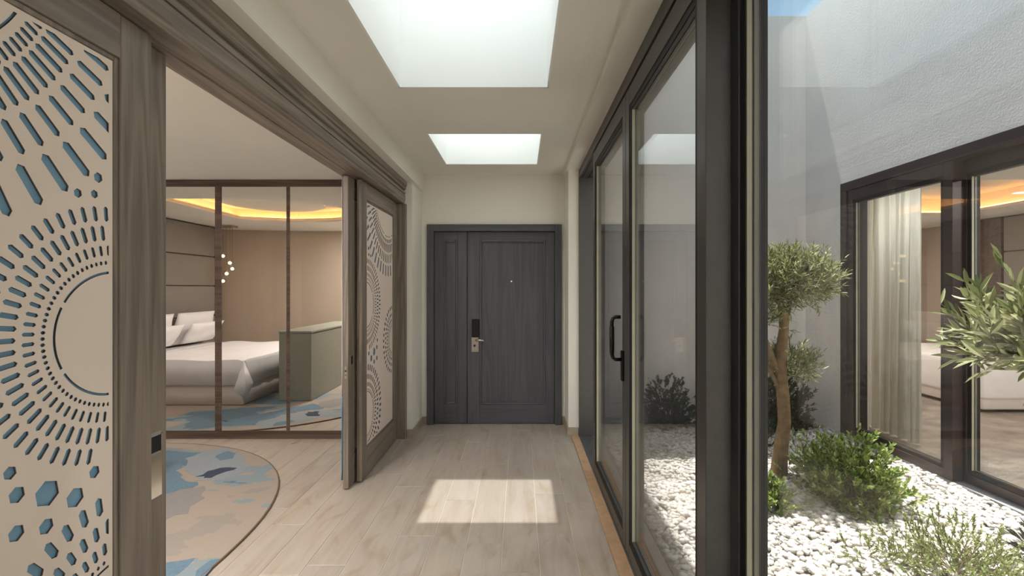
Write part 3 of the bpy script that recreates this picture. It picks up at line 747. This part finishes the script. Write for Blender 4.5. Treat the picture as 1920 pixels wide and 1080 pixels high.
for (cy, dy) in ((gy1, 1), (gy0, -1)):       # folded corner hanging below the hem
    a = bm.verts.new((gx1 + .004, cy + dy * .004, .575)); l_ = bm.verts.new((gx1 - .10, cy + dy * .03, .21)); r_ = bm.verts.new((gx1 + .03, cy - dy * .16, .26)); t_ = bm.verts.new((gx1 + .065, cy + dy * .065, .09)); m_ = bm.verts.new((gx1 + .055, cy + dy * .055, .34))
    bm.faces.new((a, l_, m_)); bm.faces.new((l_, t_, m_)); bm.faces.new((a, m_, r_)); bm.faces.new((m_, t_, r_))
bmesh.ops.recalc_face_normals(bm, faces=bm.faces[:])
me = bpy.data.meshes.new('cover'); bm.to_mesh(me); bm.free()
o = put('cover', me, 'linen', bs, True); me.set_sharp_from_angle(angle=math.radians(38)); md = o.modifiers.new('thick', 'SOLIDIFY'); md.thickness = .007; md.offset = -1
# pillows
def pillow(label, loc, rx, ry, size=(0.5, 0.82, 0.17)):
    bm = bmesh.new(); n = 20
    L0, W0, T0 = size
    rows = {}
    for s in (1, -1):
        for i in range(n + 1):
            for j in range(n + 1):
                u, v = 2 * i / n - 1, 2 * j / n - 1
                e = (1 - abs(u) ** 2.6) ** .55 * (1 - abs(v) ** 2.6) ** .55
                pin = 1 - .07 * (1 - abs(v) ** 3) * abs(u) ** 3
                pin2 = 1 - .07 * (1 - abs(u) ** 3) * abs(v) ** 3
                edge = i in (0, n) or j in (0, n)
                if edge and s == -1: rows[(s, i, j)] = rows[(1, i, j)]; continue
                rows[(s, i, j)] = bm.verts.new((u * L0 / 2 * pin2, v * W0 / 2 * pin, s * T0 / 2 * e + .006 * math.sin(u * 5 + v * 3) * e))
        for i in range(n):
            for j in range(n):
                f = [rows[(s, i, j)], rows[(s, i + 1, j)], rows[(s, i + 1, j + 1)], rows[(s, i, j + 1)]]
                bm.faces.new(f if s > 0 else f[::-1])
    me = bpy.data.meshes.new('pillow'); bm.to_mesh(me); bm.free()
    o = put('pillow', me, 'linen', None, True); o.location = loc; o.rotation_euler = (rx, ry, 0)
    tag(o, label, 'pillow', 'pillows on the bed')
for (cy, s) in ((1.78, 'farther from the wardrobe'), (2.68, 'nearer the wardrobe')):
    pillow('white pillow propped upright on the headboard, ' + s, (-5.055, cy, .84), 0, math.radians(-74))
    pillow('white pillow leaning in front of the upright one, ' + s, (-4.90, cy, .775), 0, math.radians(-58), (.36, .74, .12))
# headboard
hb = thing('headboard', (-5.27, 2.2, 0.01), 'tall grey padded headboard of stacked panels, seen in the mirror', 'headboard')
zz = [0.4, 0.99, 1.486, 1.978, 2.478]
bx('backboard', 'wardrobe_wood', hb, -5.298, -5.262, 1.0, 3.7, .012, 2.483)
for a, b2 in zip(zz, zz[1:]):
    for (ya, yb_) in ((1.035, 2.33), (2.336, 3.66)): soft_box('padded_panel', 'headboard', hb, -5.2615, -5.20, ya, yb_, a + .004, b2 - .004, .018, 3)
bx('side_post', 'wardrobe_wood', hb, -5.298, -5.17, .90, .998, .001, 2.483, .004)
# TV cabinet at the foot of the bed
tv = thing('footboard_cabinet', (-2.87, 2.1, .011), 'grey-green leather cabinet at the foot of the bed', 'cabinet')
bx('body', 'leather', tv, -3.076, -2.663, 1.25, 3.057, .012, .872, .008)
q = bx('lid', 'leather', tv, -3.08, -2.659, 1.246, 3.061, .8735, .901, .006)
q = MB(); q.box(-2.6625, -2.6600, 1.30, 3.0, .866, .8725); q.build('shade_strip', 'gasket', tv)  # black strip stands in for the shade under the lid
# pendant cluster beside the bed
pd = thing('pendant_lamp', (-4.9, 1.2, ZB), 'cluster pendant of five small glowing glass globes beside the bed', 'pendant lamp')
bx('canopy', 'steel', pd, -5.0, -4.76, 1.12, 1.30, ZB - .03, ZB - .0005, .004)
for (px, py, dy) in ((418, 480, .0), (431, 493, .05), (435.5, 504, -.04), (425, 513, .03), (418, 527, -.03)):
    Yv = 7.82 - dy; x = (px - 976) * Yv / F; y = 2 * 4.514 - Yv; z = H - (py - 540) * Yv / F
    q = MB(); q.tube([(x, y, ZB - .03), (x, y, z + .05)], .0025, 6); c = q.build('cord', 'cord', pd)
    g = MB(); g.tube([(x, y, z + .06), (x, y, z + .03)], .012, 10); g.build('lamp_holder', 'steel', pd)
    g = MB(); g.sphere((x, y, z), .026, .026, .026, 14, 10); b3 = g.build('bulb', 'bulb_glow', pd, True)
    g = MB(); g.sphere((x, y, z), .05, .05, .05, 18, 12); g.build('glass_globe', 'glass', b3, True)
# curtain at the bedroom side of the sliding doors
def curtain(name, label, x, y0, y1, z0, z1, amp, waves, mat, axis='y', hem=None):
    t = thing(name, (x, (y0 + y1) / 2, z0), label, 'curtain')
    def sheet(nm, m_, za, zb, off):
        bm = bmesh.new(); n = waves * 12; nz = 8; vs = []
        for i in range(n + 1):
            y = y0 + (y1 - y0) * i / n; ph = 2 * math.pi * waves * i / n
            row = []
            for k in range(nz + 1):
                z = za + (zb - za) * k / nz; f = 1 - .35 * (z - z0) / (z1 - z0)
                row.append(bm.verts.new((x + off + amp * f * (math.sin(ph) + .35 * math.sin(2.7 * ph + .8)), y + .012 * math.sin(ph * 1.3 + z), z)))
            vs.append(row)
        for a, b2 in zip(vs, vs[1:]):
            for k in range(nz): bm.faces.new((a[k], b2[k], b2[k + 1], a[k + 1]))
        me = bpy.data.meshes.new(nm); bm.to_mesh(me); bm.free()
        o = put(nm, me, m_, t, True)
        if mat != 'sheer': md = o.modifiers.new('thick', 'SOLIDIFY'); md.thickness = .002
        return o
    sheet('fabric', mat, z0 + (hem or 0), z1, 0)
    if hem: sheet('hem_band', 'blue_back', z0, z0 + hem, 0)
    q = MB(); q.tube([(x, y0 - .05, z1 + .008), (x, y1 + .03, z1 + .008)], .009, 8); q.build('rail', 'steel', t)
    return t
curtain('curtain', 'white curtain with a blue hem gathered behind the sliding door edge', -1.322, 3.46, 4.40, .03, 2.45, .008, 9, 'linen', hem=.62)

# ---------------------------------------------------------------- courtyard
XW, YF, ZW = 3.22, 5.3, 4.52
gb = MB(); gb.box(0.79, XW + .2, -1.6, YF + .1, -.12, -.03)
ground = struct(gb.build('ground', 'gravel_base'), 'courtyard bed of white pebbles', 'ground')
struct(bx('wall_courtyard_far', 'stucco', None, 0.79, XW + .28, YF, YF + .2, -.1, ZW), 'grey stucco wall at the far end of the courtyard', 'wall')
mb = MB(); mb.box(XW, XW + .28, 4.712, YF, -.1, ZW); mb.box(XW, XW + .28, -1.6, 4.712, 2.492, ZW); mb.box(XW, XW + .28, -1.6, 0.9, -.1, 2.492)
struct(mb.build('wall_courtyard_right', 'stucco'), 'grey stucco wall above the brown framed glass doors', 'wall')
struct(bx('wall_courtyard_near', 'stucco', None, 0.81, XW + .28, -1.8, -1.6, -.1, 4.0), 'stucco wall closing the near end of the courtyard', 'wall')
struct(bx('wall_courtyard_left', 'stucco', None, 0.791, 0.811, 4.62, YF, -.1, ZC + .01), 'narrow stucco return beside the open glass door', 'wall')
struct(bx('trim_4', 'plaster', None, XW - .006, XW + .02, 4.713, 4.79, -.03, 2.492), 'pale reveal strip beside the brown courtyard door frame', 'trim')
# glazed doors across the courtyard
rf = thing('trim_5', (3.3, 2.8, 0), 'brown aluminium outer frame of the courtyard glass doors', 'door frame', None, 'structure')
bx('head', 'alu_brown', rf, XW - .012, XW + .2, 0.9005, 4.711, 2.405, 2.491, .003)
bx('jamb', 'alu_brown', rf, XW - .012, XW + .2, 4.625, 4.711, -.03, 2.4045, .003)
bx('jamb', 'alu_brown', rf, XW - .012, XW + .2, 0.9005, 0.98, -.03, 2.4045, .003)
bx('sill', 'sill_gray', rf, XW + .0005, XW + .2, 0.981, 4.6245, -.03, .0045)
glass_leaf('door_8', 'brown framed courtyard glass door showing the sheer curtain', 'glass door', XW, 3.50, 4.624, .006, 2.404, 'alu_brown', top=.13)
glass_leaf('door_9', 'brown framed courtyard glass door behind the olive branch', 'glass door', XW + .092, 2.44, 3.56, .006, 2.404, 'alu_brown', top=.13)
glass_leaf('door_10', 'brown framed courtyard glass door at the near end of the courtyard', 'glass door', XW + .092, 1.20, 2.435, .006, 2.404, 'alu_brown', top=.13)
# room behind them: a twin bedroom
GY1, GX1 = 8.2, 7.1
struct(bx('floor_guest_room', 'guest_floor', None, XW + .281, GX1, .8, GY1, -.1, .0), 'floor of the room across the courtyard', 'floor')
mb = MB(); mb.box(GX1, GX1 + .1, .8, GY1, -.1, ZT)
struct(mb.build('wall_guest_room_head', 'bed_plaster'), 'headboard wall of the room across the courtyard', 'wall')
struct(bx('wall_guest_room_far', 'bed_plaster', None, XW + .281, GX1, GY1, GY1 + .1, -.1, ZT), 'cream far wall of the room across the courtyard', 'wall')
struct(bx('wall_guest_room_near', 'bed_plaster', None, XW + .281, GX1, .7, .8, -.1, ZT), 'near side wall of the room across the courtyard', 'wall')
struct(bx('wall_guest_room_window', 'bed_plaster', None, XW, XW + .28, YF + .2, GY1, -.1, ZT), 'window side wall of the room across the courtyard', 'wall')
struct(bx('roof_guest_room', 'ceiling_white', None, XW + .281, GX1 + .1, .7, GY1 + .1, 3.3, ZT), 'roof slab over the room across the courtyard', 'roof')
gcv = lambda g: [(4.3 - g, 4.5 - g), (6.2 + g, 4.5 - g), (6.2 + g, 6.7 + g), (4.3 - g, 6.7 + g)]
me = curve_fill([(XW + .282, .8), (GX1, .8), (GX1, GY1), (XW + .282, GY1)], [gcv(0)], .02, lambda a, b2, z: (a, b2, ZB + .02 + z))
gc = struct(put('ceiling_guest_room', me, 'ceiling_white'), 'ceiling with a glowing cove in the room across the courtyard', 'ceiling')
og = gcv(.16); q = MB(); q.box(og[0][0], og[2][0], og[0][1], og[2][1], 2.75, 2.77); q.build('cove_top', 'ceiling_white', gc)
q = MB(); vs0 = [q.bm.verts.new((x, y, ZB + .042)) for x, y in og]; vs1 = [q.bm.verts.new((x, y, 2.75)) for x, y in og]
for k in range(4): q.bm.faces.new((vs0[k], vs0[(k + 1) % 4], vs1[(k + 1) % 4], vs1[k]))
q.build('cove_side', 'ceiling_white', gc)
o9 = gcv(.09); q = MB(); q.tube([(x, y, ZB + .06) for x, y in o9] + [(o9[0][0], o9[0][1], ZB + .06)], .01, 6, False)
tag(q.build('led_strip', 'cove_led'), 'warm strip light in the ceiling cove across the courtyard', 'strip light')
for (x, y, lb) in ((4.2, 2.2, 'added fill lamp near the glass door across the courtyard'), (6.0, 2.6, 'added fill lamp deep in the room across the courtyard'), (4.3, 7.6, 'added fill lamp at the far wall across the courtyard'), (4.2, 4.55, 'added fill lamp beside the sheer curtain across the courtyard')):
    t = thing('fill_light', (x, y, ZB), lb, 'fill_light', 'fill lights across the courtyard')  # hidden ceiling lamps added to brighten this room and its curtain
    q = MB(); q.tube([(x, y, ZB - .004), (x, y, ZB + .001)], .065, 24); q.build('ring', 'steel', t)
    q = MB(); q.tube([(x, y, ZB - .006), (x, y, ZB - .0035)], .05, 24); q.build('lens', 'fill_lamp_disc', t)
    area('fill_lamp', (x, y, ZB - .012), .1, .1, 15 if abs(x - 4.2) < .01 and y > 4 else 40, (1, 0.97, 0.94), shape='DISK')
gb2 = thing('bed', (6.2, 6.3, 0), 'white bed in the room across the courtyard', 'bed')
soft_box('base', 'valance', gb2, 5.34, GX1 - .12, 5.42, 7.28, .04, .32, .02, 2)
soft_box('mattress', 'linen', gb2, 5.32, GX1 - .12, 5.40, 7.30, .15, .60, .05)
soft_box('bed_pillow', 'linen', gb2, GX1 - .62, GX1 - .13, 5.55, 6.30, .58, .90, .09, 4)
hb2 = thing('headboard', (GX1 - .05, 5.6, 0), 'tall padded headboard in the room across the courtyard', 'headboard')
bx('backboard', 'wardrobe_wood', hb2, GX1 - .04, GX1 - .002, 4.4, 6.82, .001, 2.483)
for a, b2 in zip([.4, .99, 1.486, 1.978], [.99, 1.486, 1.978, 2.478]):
    for (ya, yb_) in ((4.42, 5.60), (5.606, 6.80)): soft_box('padded_panel', 'headboard', hb2, GX1 - .11, GX1 - .0405, ya, yb_, a + .004, b2 - .004, .018, 3)
bx('side_post', 'wardrobe_wood', hb2, GX1 - .12, GX1 - .002, 6.822, 7.2, .001, 2.483, .004)
curtain('sheer_curtain', 'pale sheer curtain hanging behind the courtyard glass door', XW + .42, 4.27, 4.95, .02, 2.5, .035, 6, 'sheer')

# pebbles
def ico(sub):
    bm = bmesh.new(); bmesh.ops.create_icosphere(bm, subdivisions=sub, radius=1)
    v = np.array([x.co[:] for x in bm.verts]); f = np.array([[q2.index for q2 in x.verts] for x in bm.faces]); bm.free()
    return v, f
IV, IF = ico(2)
def pebble_verts(seed):
    r = np.random.default_rng(seed); v = IV.copy()
    for _ in range(3):
        d = r.normal(size=3); d /= np.linalg.norm(d); v += np.outer(np.sin(v @ d * 2.1 + r.uniform(0, 6)) * .11, d)
    return v
BASES = [pebble_verts(s) for s in range(12)]
N = 21000
px_ = NR.uniform(0.80, XW - .01, N); py_ = np.sqrt(NR.uniform(0.6 ** 2, (YF - .02) ** 2, N)) if False else NR.uniform(1.05, YF - .02, N)
sz = NR.uniform(.011, .021, N); el = NR.uniform(1.15, 1.7, N); fl_ = NR.uniform(.5, .8, N); az = NR.uniform(0, math.pi, N); tl1 = NR.normal(0, .25, N); tl2 = NR.normal(0, .25, N); pz = NR.uniform(-.026, .0, N)
def rot3(az, a, b2):
    return np.array(Matrix.Rotation(az, 3, 'Z') @ Matrix.Rotation(a, 3, 'X') @ Matrix.Rotation(b2, 3, 'Y'))
vis = [(i, sz[i] * el[i] / max(py_[i], .8)) for i in range(N)
       if 1.9 < py_[i] < 3.6 and 1416 < 976 + F * px_[i] / py_[i] < 1920 and H * F / py_[i] + 540 < 1075 and pz[i] > -.012]
vis.sort(key=lambda t: -t[1]); single = set(i for i, _ in vis[:300])
pm = []
for bv in BASES:
    me = bpy.data.meshes.new('pebble'); me.from_pydata(bv.tolist(), [], IF.tolist()); me.update(); me.materials.append(MATS['pebble'])
    me.polygons.foreach_set('use_smooth', [True] * len(me.polygons)); pm.append(me)
IV1, IF1 = ico(1)
IB = []
for s in range(12):
    r = np.random.default_rng(s); v = IV1.copy()
    for _ in range(3):
        d = r.normal(size=3); d /= np.linalg.norm(d); v += np.outer(np.sin(v @ d * 2.1 + r.uniform(0, 6)) * .11, d)
    IB.append(v)
AV, AF = [], []; k0 = 0
for i in range(N):
    M3 = rot3(az[i], tl1[i], tl2[i]); sc = np.array([sz[i] * el[i], sz[i], sz[i] * fl_[i]])
    if i in single:
        o = bpy.data.objects.new('pebble', pm[i % 12]); C.objects.link(o); o.parent = ground
        o.location = (px_[i], py_[i], pz[i]); o.rotation_euler = Matrix(M3.tolist()).to_euler(); o.scale = sc
    else:
        AV.append((IB[i % 12] * sc) @ M3.T + np.array([px_[i], py_[i], pz[i]])); AF.append(IF1 + k0); k0 += len(IV1)
def npmesh(name, V, Fc):
    """V (n,3) floats, Fc (m,k) ints"""
    me = bpy.data.meshes.new(name); k = Fc.shape[1]
    me.vertices.add(len(V)); me.vertices.foreach_set('co', V.astype(np.float32).ravel())
    me.loops.add(Fc.size); me.loops.foreach_set('vertex_index', Fc.astype(np.int32).ravel())
    me.polygons.add(len(Fc)); me.polygons.foreach_set('loop_start', np.arange(0, Fc.size, k, dtype=np.int32)); me.polygons.foreach_set('loop_total', np.full(len(Fc), k, dtype=np.int32))
    me.update(calc_edges=True); me.validate()
    return me
o = put('pebbles', npmesh('pebbles', np.concatenate(AV), np.concatenate(AF)), 'pebble', ground, True); o['kind'] = 'stuff'

# ---------------------------------------------------------------- plants
def leaf_quads(P, D, U, L, W):
    """folded pointed leaves: base P, direction D, up U (n,3); length L, width W (n,) -> verts, faces (6 verts, 4 tris each)"""
    Sd = np.cross(D, U); Sd /= np.linalg.norm(Sd, axis=1, keepdims=True) + 1e-9; Nn = np.cross(Sd, D)
    L = L[:, None]; W = W[:, None]
    V = np.stack([P, P + D * L * .35 + Sd * W * .5 + Nn * W * .18, P + D * L * .72 + Sd * W * .38 + Nn * W * .1, P + D * L - Nn * L * .06,
                  P + D * L * .72 - Sd * W * .38 + Nn * W * .1, P + D * L * .35 - Sd * W * .5 + Nn * W * .18], 1)
    n = len(P); base = np.arange(n)[:, None] * 6
    T = np.array([[0, 1, 2], [0, 2, 3], [0, 3, 4], [0, 4, 5]])
    return V.reshape(-1, 3), (base[:, None, :] + T[None]).reshape(-1, 3)
def unit(a): return a / (np.linalg.norm(a, axis=-1, keepdims=True) + 1e-9)
def twig_leaves(rng, twigs, per, L, W, spread=0.8, start=0.25):
    """leaves along straight-ish twigs; twigs: list of (a, b)"""
    A = np.array([t[0] for t in twigs]); B = np.array([t[1] for t in twigs])
    n = len(A) * per
    idx = np.repeat(np.arange(len(A)), per); t = rng.uniform(start, 1.02, n)
    P = A[idx] + (B - A)[idx] * t[:, None]
    ax = unit(B - A)[idx]
    D = unit(ax + spread * unit(rng.normal(size=(n, 3))) + np.array([0, 0, .15]))
    U = unit(rng.normal(size=(n, 3)) + np.array([0, 0, 1.2]))
    return P, D, U, rng.uniform(*L, n), rng.uniform(*W, n)
def twig_mesh(twigs, r=0.002):
    q = MB()
    for a, b2 in twigs:
        a, b2 = Vector(a), Vector(b2); m_ = (a + b2) / 2 + Vector((0, 0, .01))
        q.tube([a, m_, b2], [r, r * .8, r * .4], 4, False)
    return q
def shrub(name, label, cat, base, size, ntw, per, L, W, mat, seed, spread=.8, up=.5, group=None):
    rng = np.random.default_rng(seed); base = np.array(base); t = thing(name, base, label, cat, group)
    tw = []
    for _ in range(ntw):
        d = unit(rng.normal(size=3) * np.array([1, 1, .6]) + np.array([0, 0, up])); d[2] = abs(d[2])
        lump = 1 - .28 * abs(math.sin(3 * math.atan2(d[1], d[0]) + seed)) * (1 - d[2] * .6)
        e = base + d * np.array(size) * lump * rng.uniform(.25, 1.0) ** .6 + np.array([0, 0, .02])
        if _ % 9 == 0: s = base + (e - base) * .05
        else: s = e - unit(d + rng.normal(size=3) * .35 + np.array([0, 0, .5])) * min(size) * rng.uniform(.22, .45)
        s[2] = max(s[2], .0)
        tw.append((s, e))
    twig_mesh(tw, .0022).build('stems', 'twig', t)['kind'] = 'stuff'
    V, Fc = leaf_quads(*twig_leaves(rng, tw, per, L, W, spread))
    o = put('foliage', npmesh('foliage', V, Fc), mat, t); o['kind'] = 'stuff'
    return t
def olive_tree(label, trunk, branches, crowns, seed, L=(.032, .06), W=(.006, .0105), singles=0, near=None):
    rng = np.random.default_rng(seed); t = thing('olive_tree', trunk[0][:3], label, 'olive tree')
    MB().tube([p[:3] for p in trunk], [p[3] for p in trunk], 14).build('trunk', 'bark', t, True)
    for b2 in branches: MB().tube([p[:3] for p in b2], [p[3] for p in b2], 9).build('branch', 'bark', t, True)
    tw = []
    for (c, r, n) in crowns:
        c = np.array(c); r = np.array(r)
        for _ in range(n):
            d = unit(rng.normal(size=3)); rad = rng.uniform(.15, .8) ** .6
            s = c + d * r * rad * .8; e = s + (unit(d * .8 + rng.normal(size=3) * .5 + np.array([0, 0, .75]))) * rng.uniform(.08, .19)
            if rng.uniform() < .06: e = e + np.array([rng.normal() * .02, rng.normal() * .02, rng.uniform(.02, .08)])
            tw.append((s, e))
    twig_mesh(tw, .0018).build('twigs', 'twig', t)['kind'] = 'stuff'
    P, D, U, LL, WW = twig_leaves(rng, tw, 13, L, W, .85, .1)
    if singles:
        sx_ = 976 + F * P[:, 0] / np.maximum(P[:, 1], .1); o_ = np.where((sx_ < 1935) & (P[:, 1] < near), P[:, 1], 99)
        pick = np.argsort(o_)[:singles]; keep = np.ones(len(P), bool); keep[pick] = False
        lv, lf = leaf_quads(np.zeros((1, 3)), np.array([[0, 1., 0]]), np.array([[0, 0, 1.]]), np.array([1.]), np.array([.24]))
        lm = bpy.data.meshes.new('leaf'); lm.from_pydata(lv.tolist(), [], lf.tolist()); lm.update(); lm.materials.append(MATS['olive_leaf'])
        for i in pick:
            Sd = np.cross(D[i], U[i]); Sd /= np.linalg.norm(Sd); Nn = np.cross(Sd, D[i])
            o = bpy.data.objects.new('leaf', lm); C.objects.link(o); o.parent = t
            M4 = Matrix([[*a] for a in np.stack([Sd, D[i], Nn], 1)]).to_4x4()
            o.rotation_euler = M4.to_euler(); o.location = Vector(P[i]) - t.location; o.scale = (LL[i], LL[i], LL[i])
        P, D, U, LL, WW = P[keep], D[keep], U[keep], LL[keep], WW[keep]
    V, Fc = leaf_quads(P, D, U, LL, WW)
    o = put('foliage', npmesh('foliage', V, Fc), 'olive_leaf', t); o['kind'] = 'stuff'
    return t
def at(px, py, Y): return ((px - 976) * Y / F, Y, H - (py - 540) * Y / F)
Y1 = 3.667
def P1(px, py, r, dy=0): return (*at(px, py, Y1 + dy), r)
olive_tree('twisted olive tree with a flat domed crown rising from white pebbles',
    [P1(1460, 892, .062), P1(1463, 850, .052), P1(1471, 790, .046), P1(1468, 740, .045), P1(1463, 700, .046), P1(1466, 650, .040), P1(1470, 615, .034), P1(1465, 580, .026), P1(1463, 545, .02)],
    [[P1(1470, 625, .026), P1(1477, 585, .02, .03), P1(1484, 550, .014, .05)], [P1(1463, 715, .034), P1(1450, 680, .028), P1(1436, 642, .024), P1(1424, 612, .019), P1(1420, 575, .014)],
     [P1(1463, 570, .02), P1(1440, 545, .012, -.1), P1(1425, 530, .008, -.2)], [P1(1466, 560, .02), P1(1510, 535, .012, -.08), P1(1545, 520, .008, -.1)], [P1(1458, 720, .02), P1(1440, 690, .012, -.05)]],
    [(at(1478, 528, Y1), (.42, .40, .24), 900), (at(1430, 545, Y1 - .05), (.2, .2, .16), 160), (at(1432, 600, Y1 - .05), (.07, .1, .10), 30), (at(1480, 688, Y1 + .1), (.26, .22, .10), 150)], 3)
Y2 = 1.52
def P2(px, py, r): return (*at(px, py, Y2), r)
olive_tree('near olive tree whose leafy branch reaches in at the picture edge',
    [(1.90, Y2, -.03, .045), (1.91, Y2, .4, .038), (1.88, Y2, .8, .034), (1.86, Y2, 1.15, .026)],
    [[(1.86, Y2, 1.1, .018), (1.7, Y2, 1.2, .012), (1.55, Y2, 1.24, .006)], [(1.86, Y2, 1.1, .018), (2.0, Y2 + .1, 1.3, .01)]],
    [((1.80, Y2, 1.24), (.40, .32, .16), 190)], 5, (.05, .085), (.012, .02), 300, 1.62)
shrub('shrub', 'dark oleander shrub at the far wall behind the olive trunk', 'shrub', (2.66, 4.90, -.02), (.48, .34, .86), 420, 26, (.025, .045), (.008, .013), 'dark_leaf', 21)
shrub('shrub', 'dark shrub at the far wall seen through the glass door', 'shrub', (1.52, 4.92, -.02), (.42, .30, .66), 330, 26, (.022, .04), (.008, .013), 'dark_leaf', 22)
shrub('shrub', 'dusky low shrub between the olive trunk and the near window frame', 'shrub', (2.04, 4.35, -.02), (.34, .28, .52), 240, 22, (.02, .034), (.009, .014), 'dark_leaf', 23)
shrub('shrub', 'bright green leafy shrub spreading over the pebbles beside the olive trunk', 'shrub', (2.28, 3.22, -.02), (.44, .42, .54), 360, 24, (.022, .042), (.012, .02), 'bright_leaf', 24)
shrub('shrub', 'sprawling grey-green sprigs at the back of the bright shrub', 'shrub', (2.22, 3.62, -.02), (.32, .26, .50), 90, 20, (.018, .03), (.009, .014), 'herb_leaf', 25)
shrub('shrub', 'small bright green plant beside the near window frame', 'shrub', (1.66, 3.12, -.02), (.18, .18, .24), 80, 20, (.03, .05), (.014, .022), 'bright_leaf', 26)
shrub('shrub', 'airy thyme-like shrub in the near corner of the pebbles', 'shrub', (2.22, 2.40, -.02), (.46, .36, .36), 210, 22, (.012, .024), (.006, .011), 'herb_leaf', 27)
shrub('shrub', 'thin sprigs lying low between the bright shrub and the thyme', 'shrub', (1.86, 2.52, -.02), (.30, .2, .14), 40, 18, (.012, .022), (.005, .009), 'herb_leaf', 28)
shrub('shrub', 'spiky dark lavender tuft at the picture edge by the glass door', 'shrub', (2.80, 2.42, -.02), (.22, .22, .34), 70, 16, (.05, .09), (.006, .01), 'spike_leaf', 29, .35)
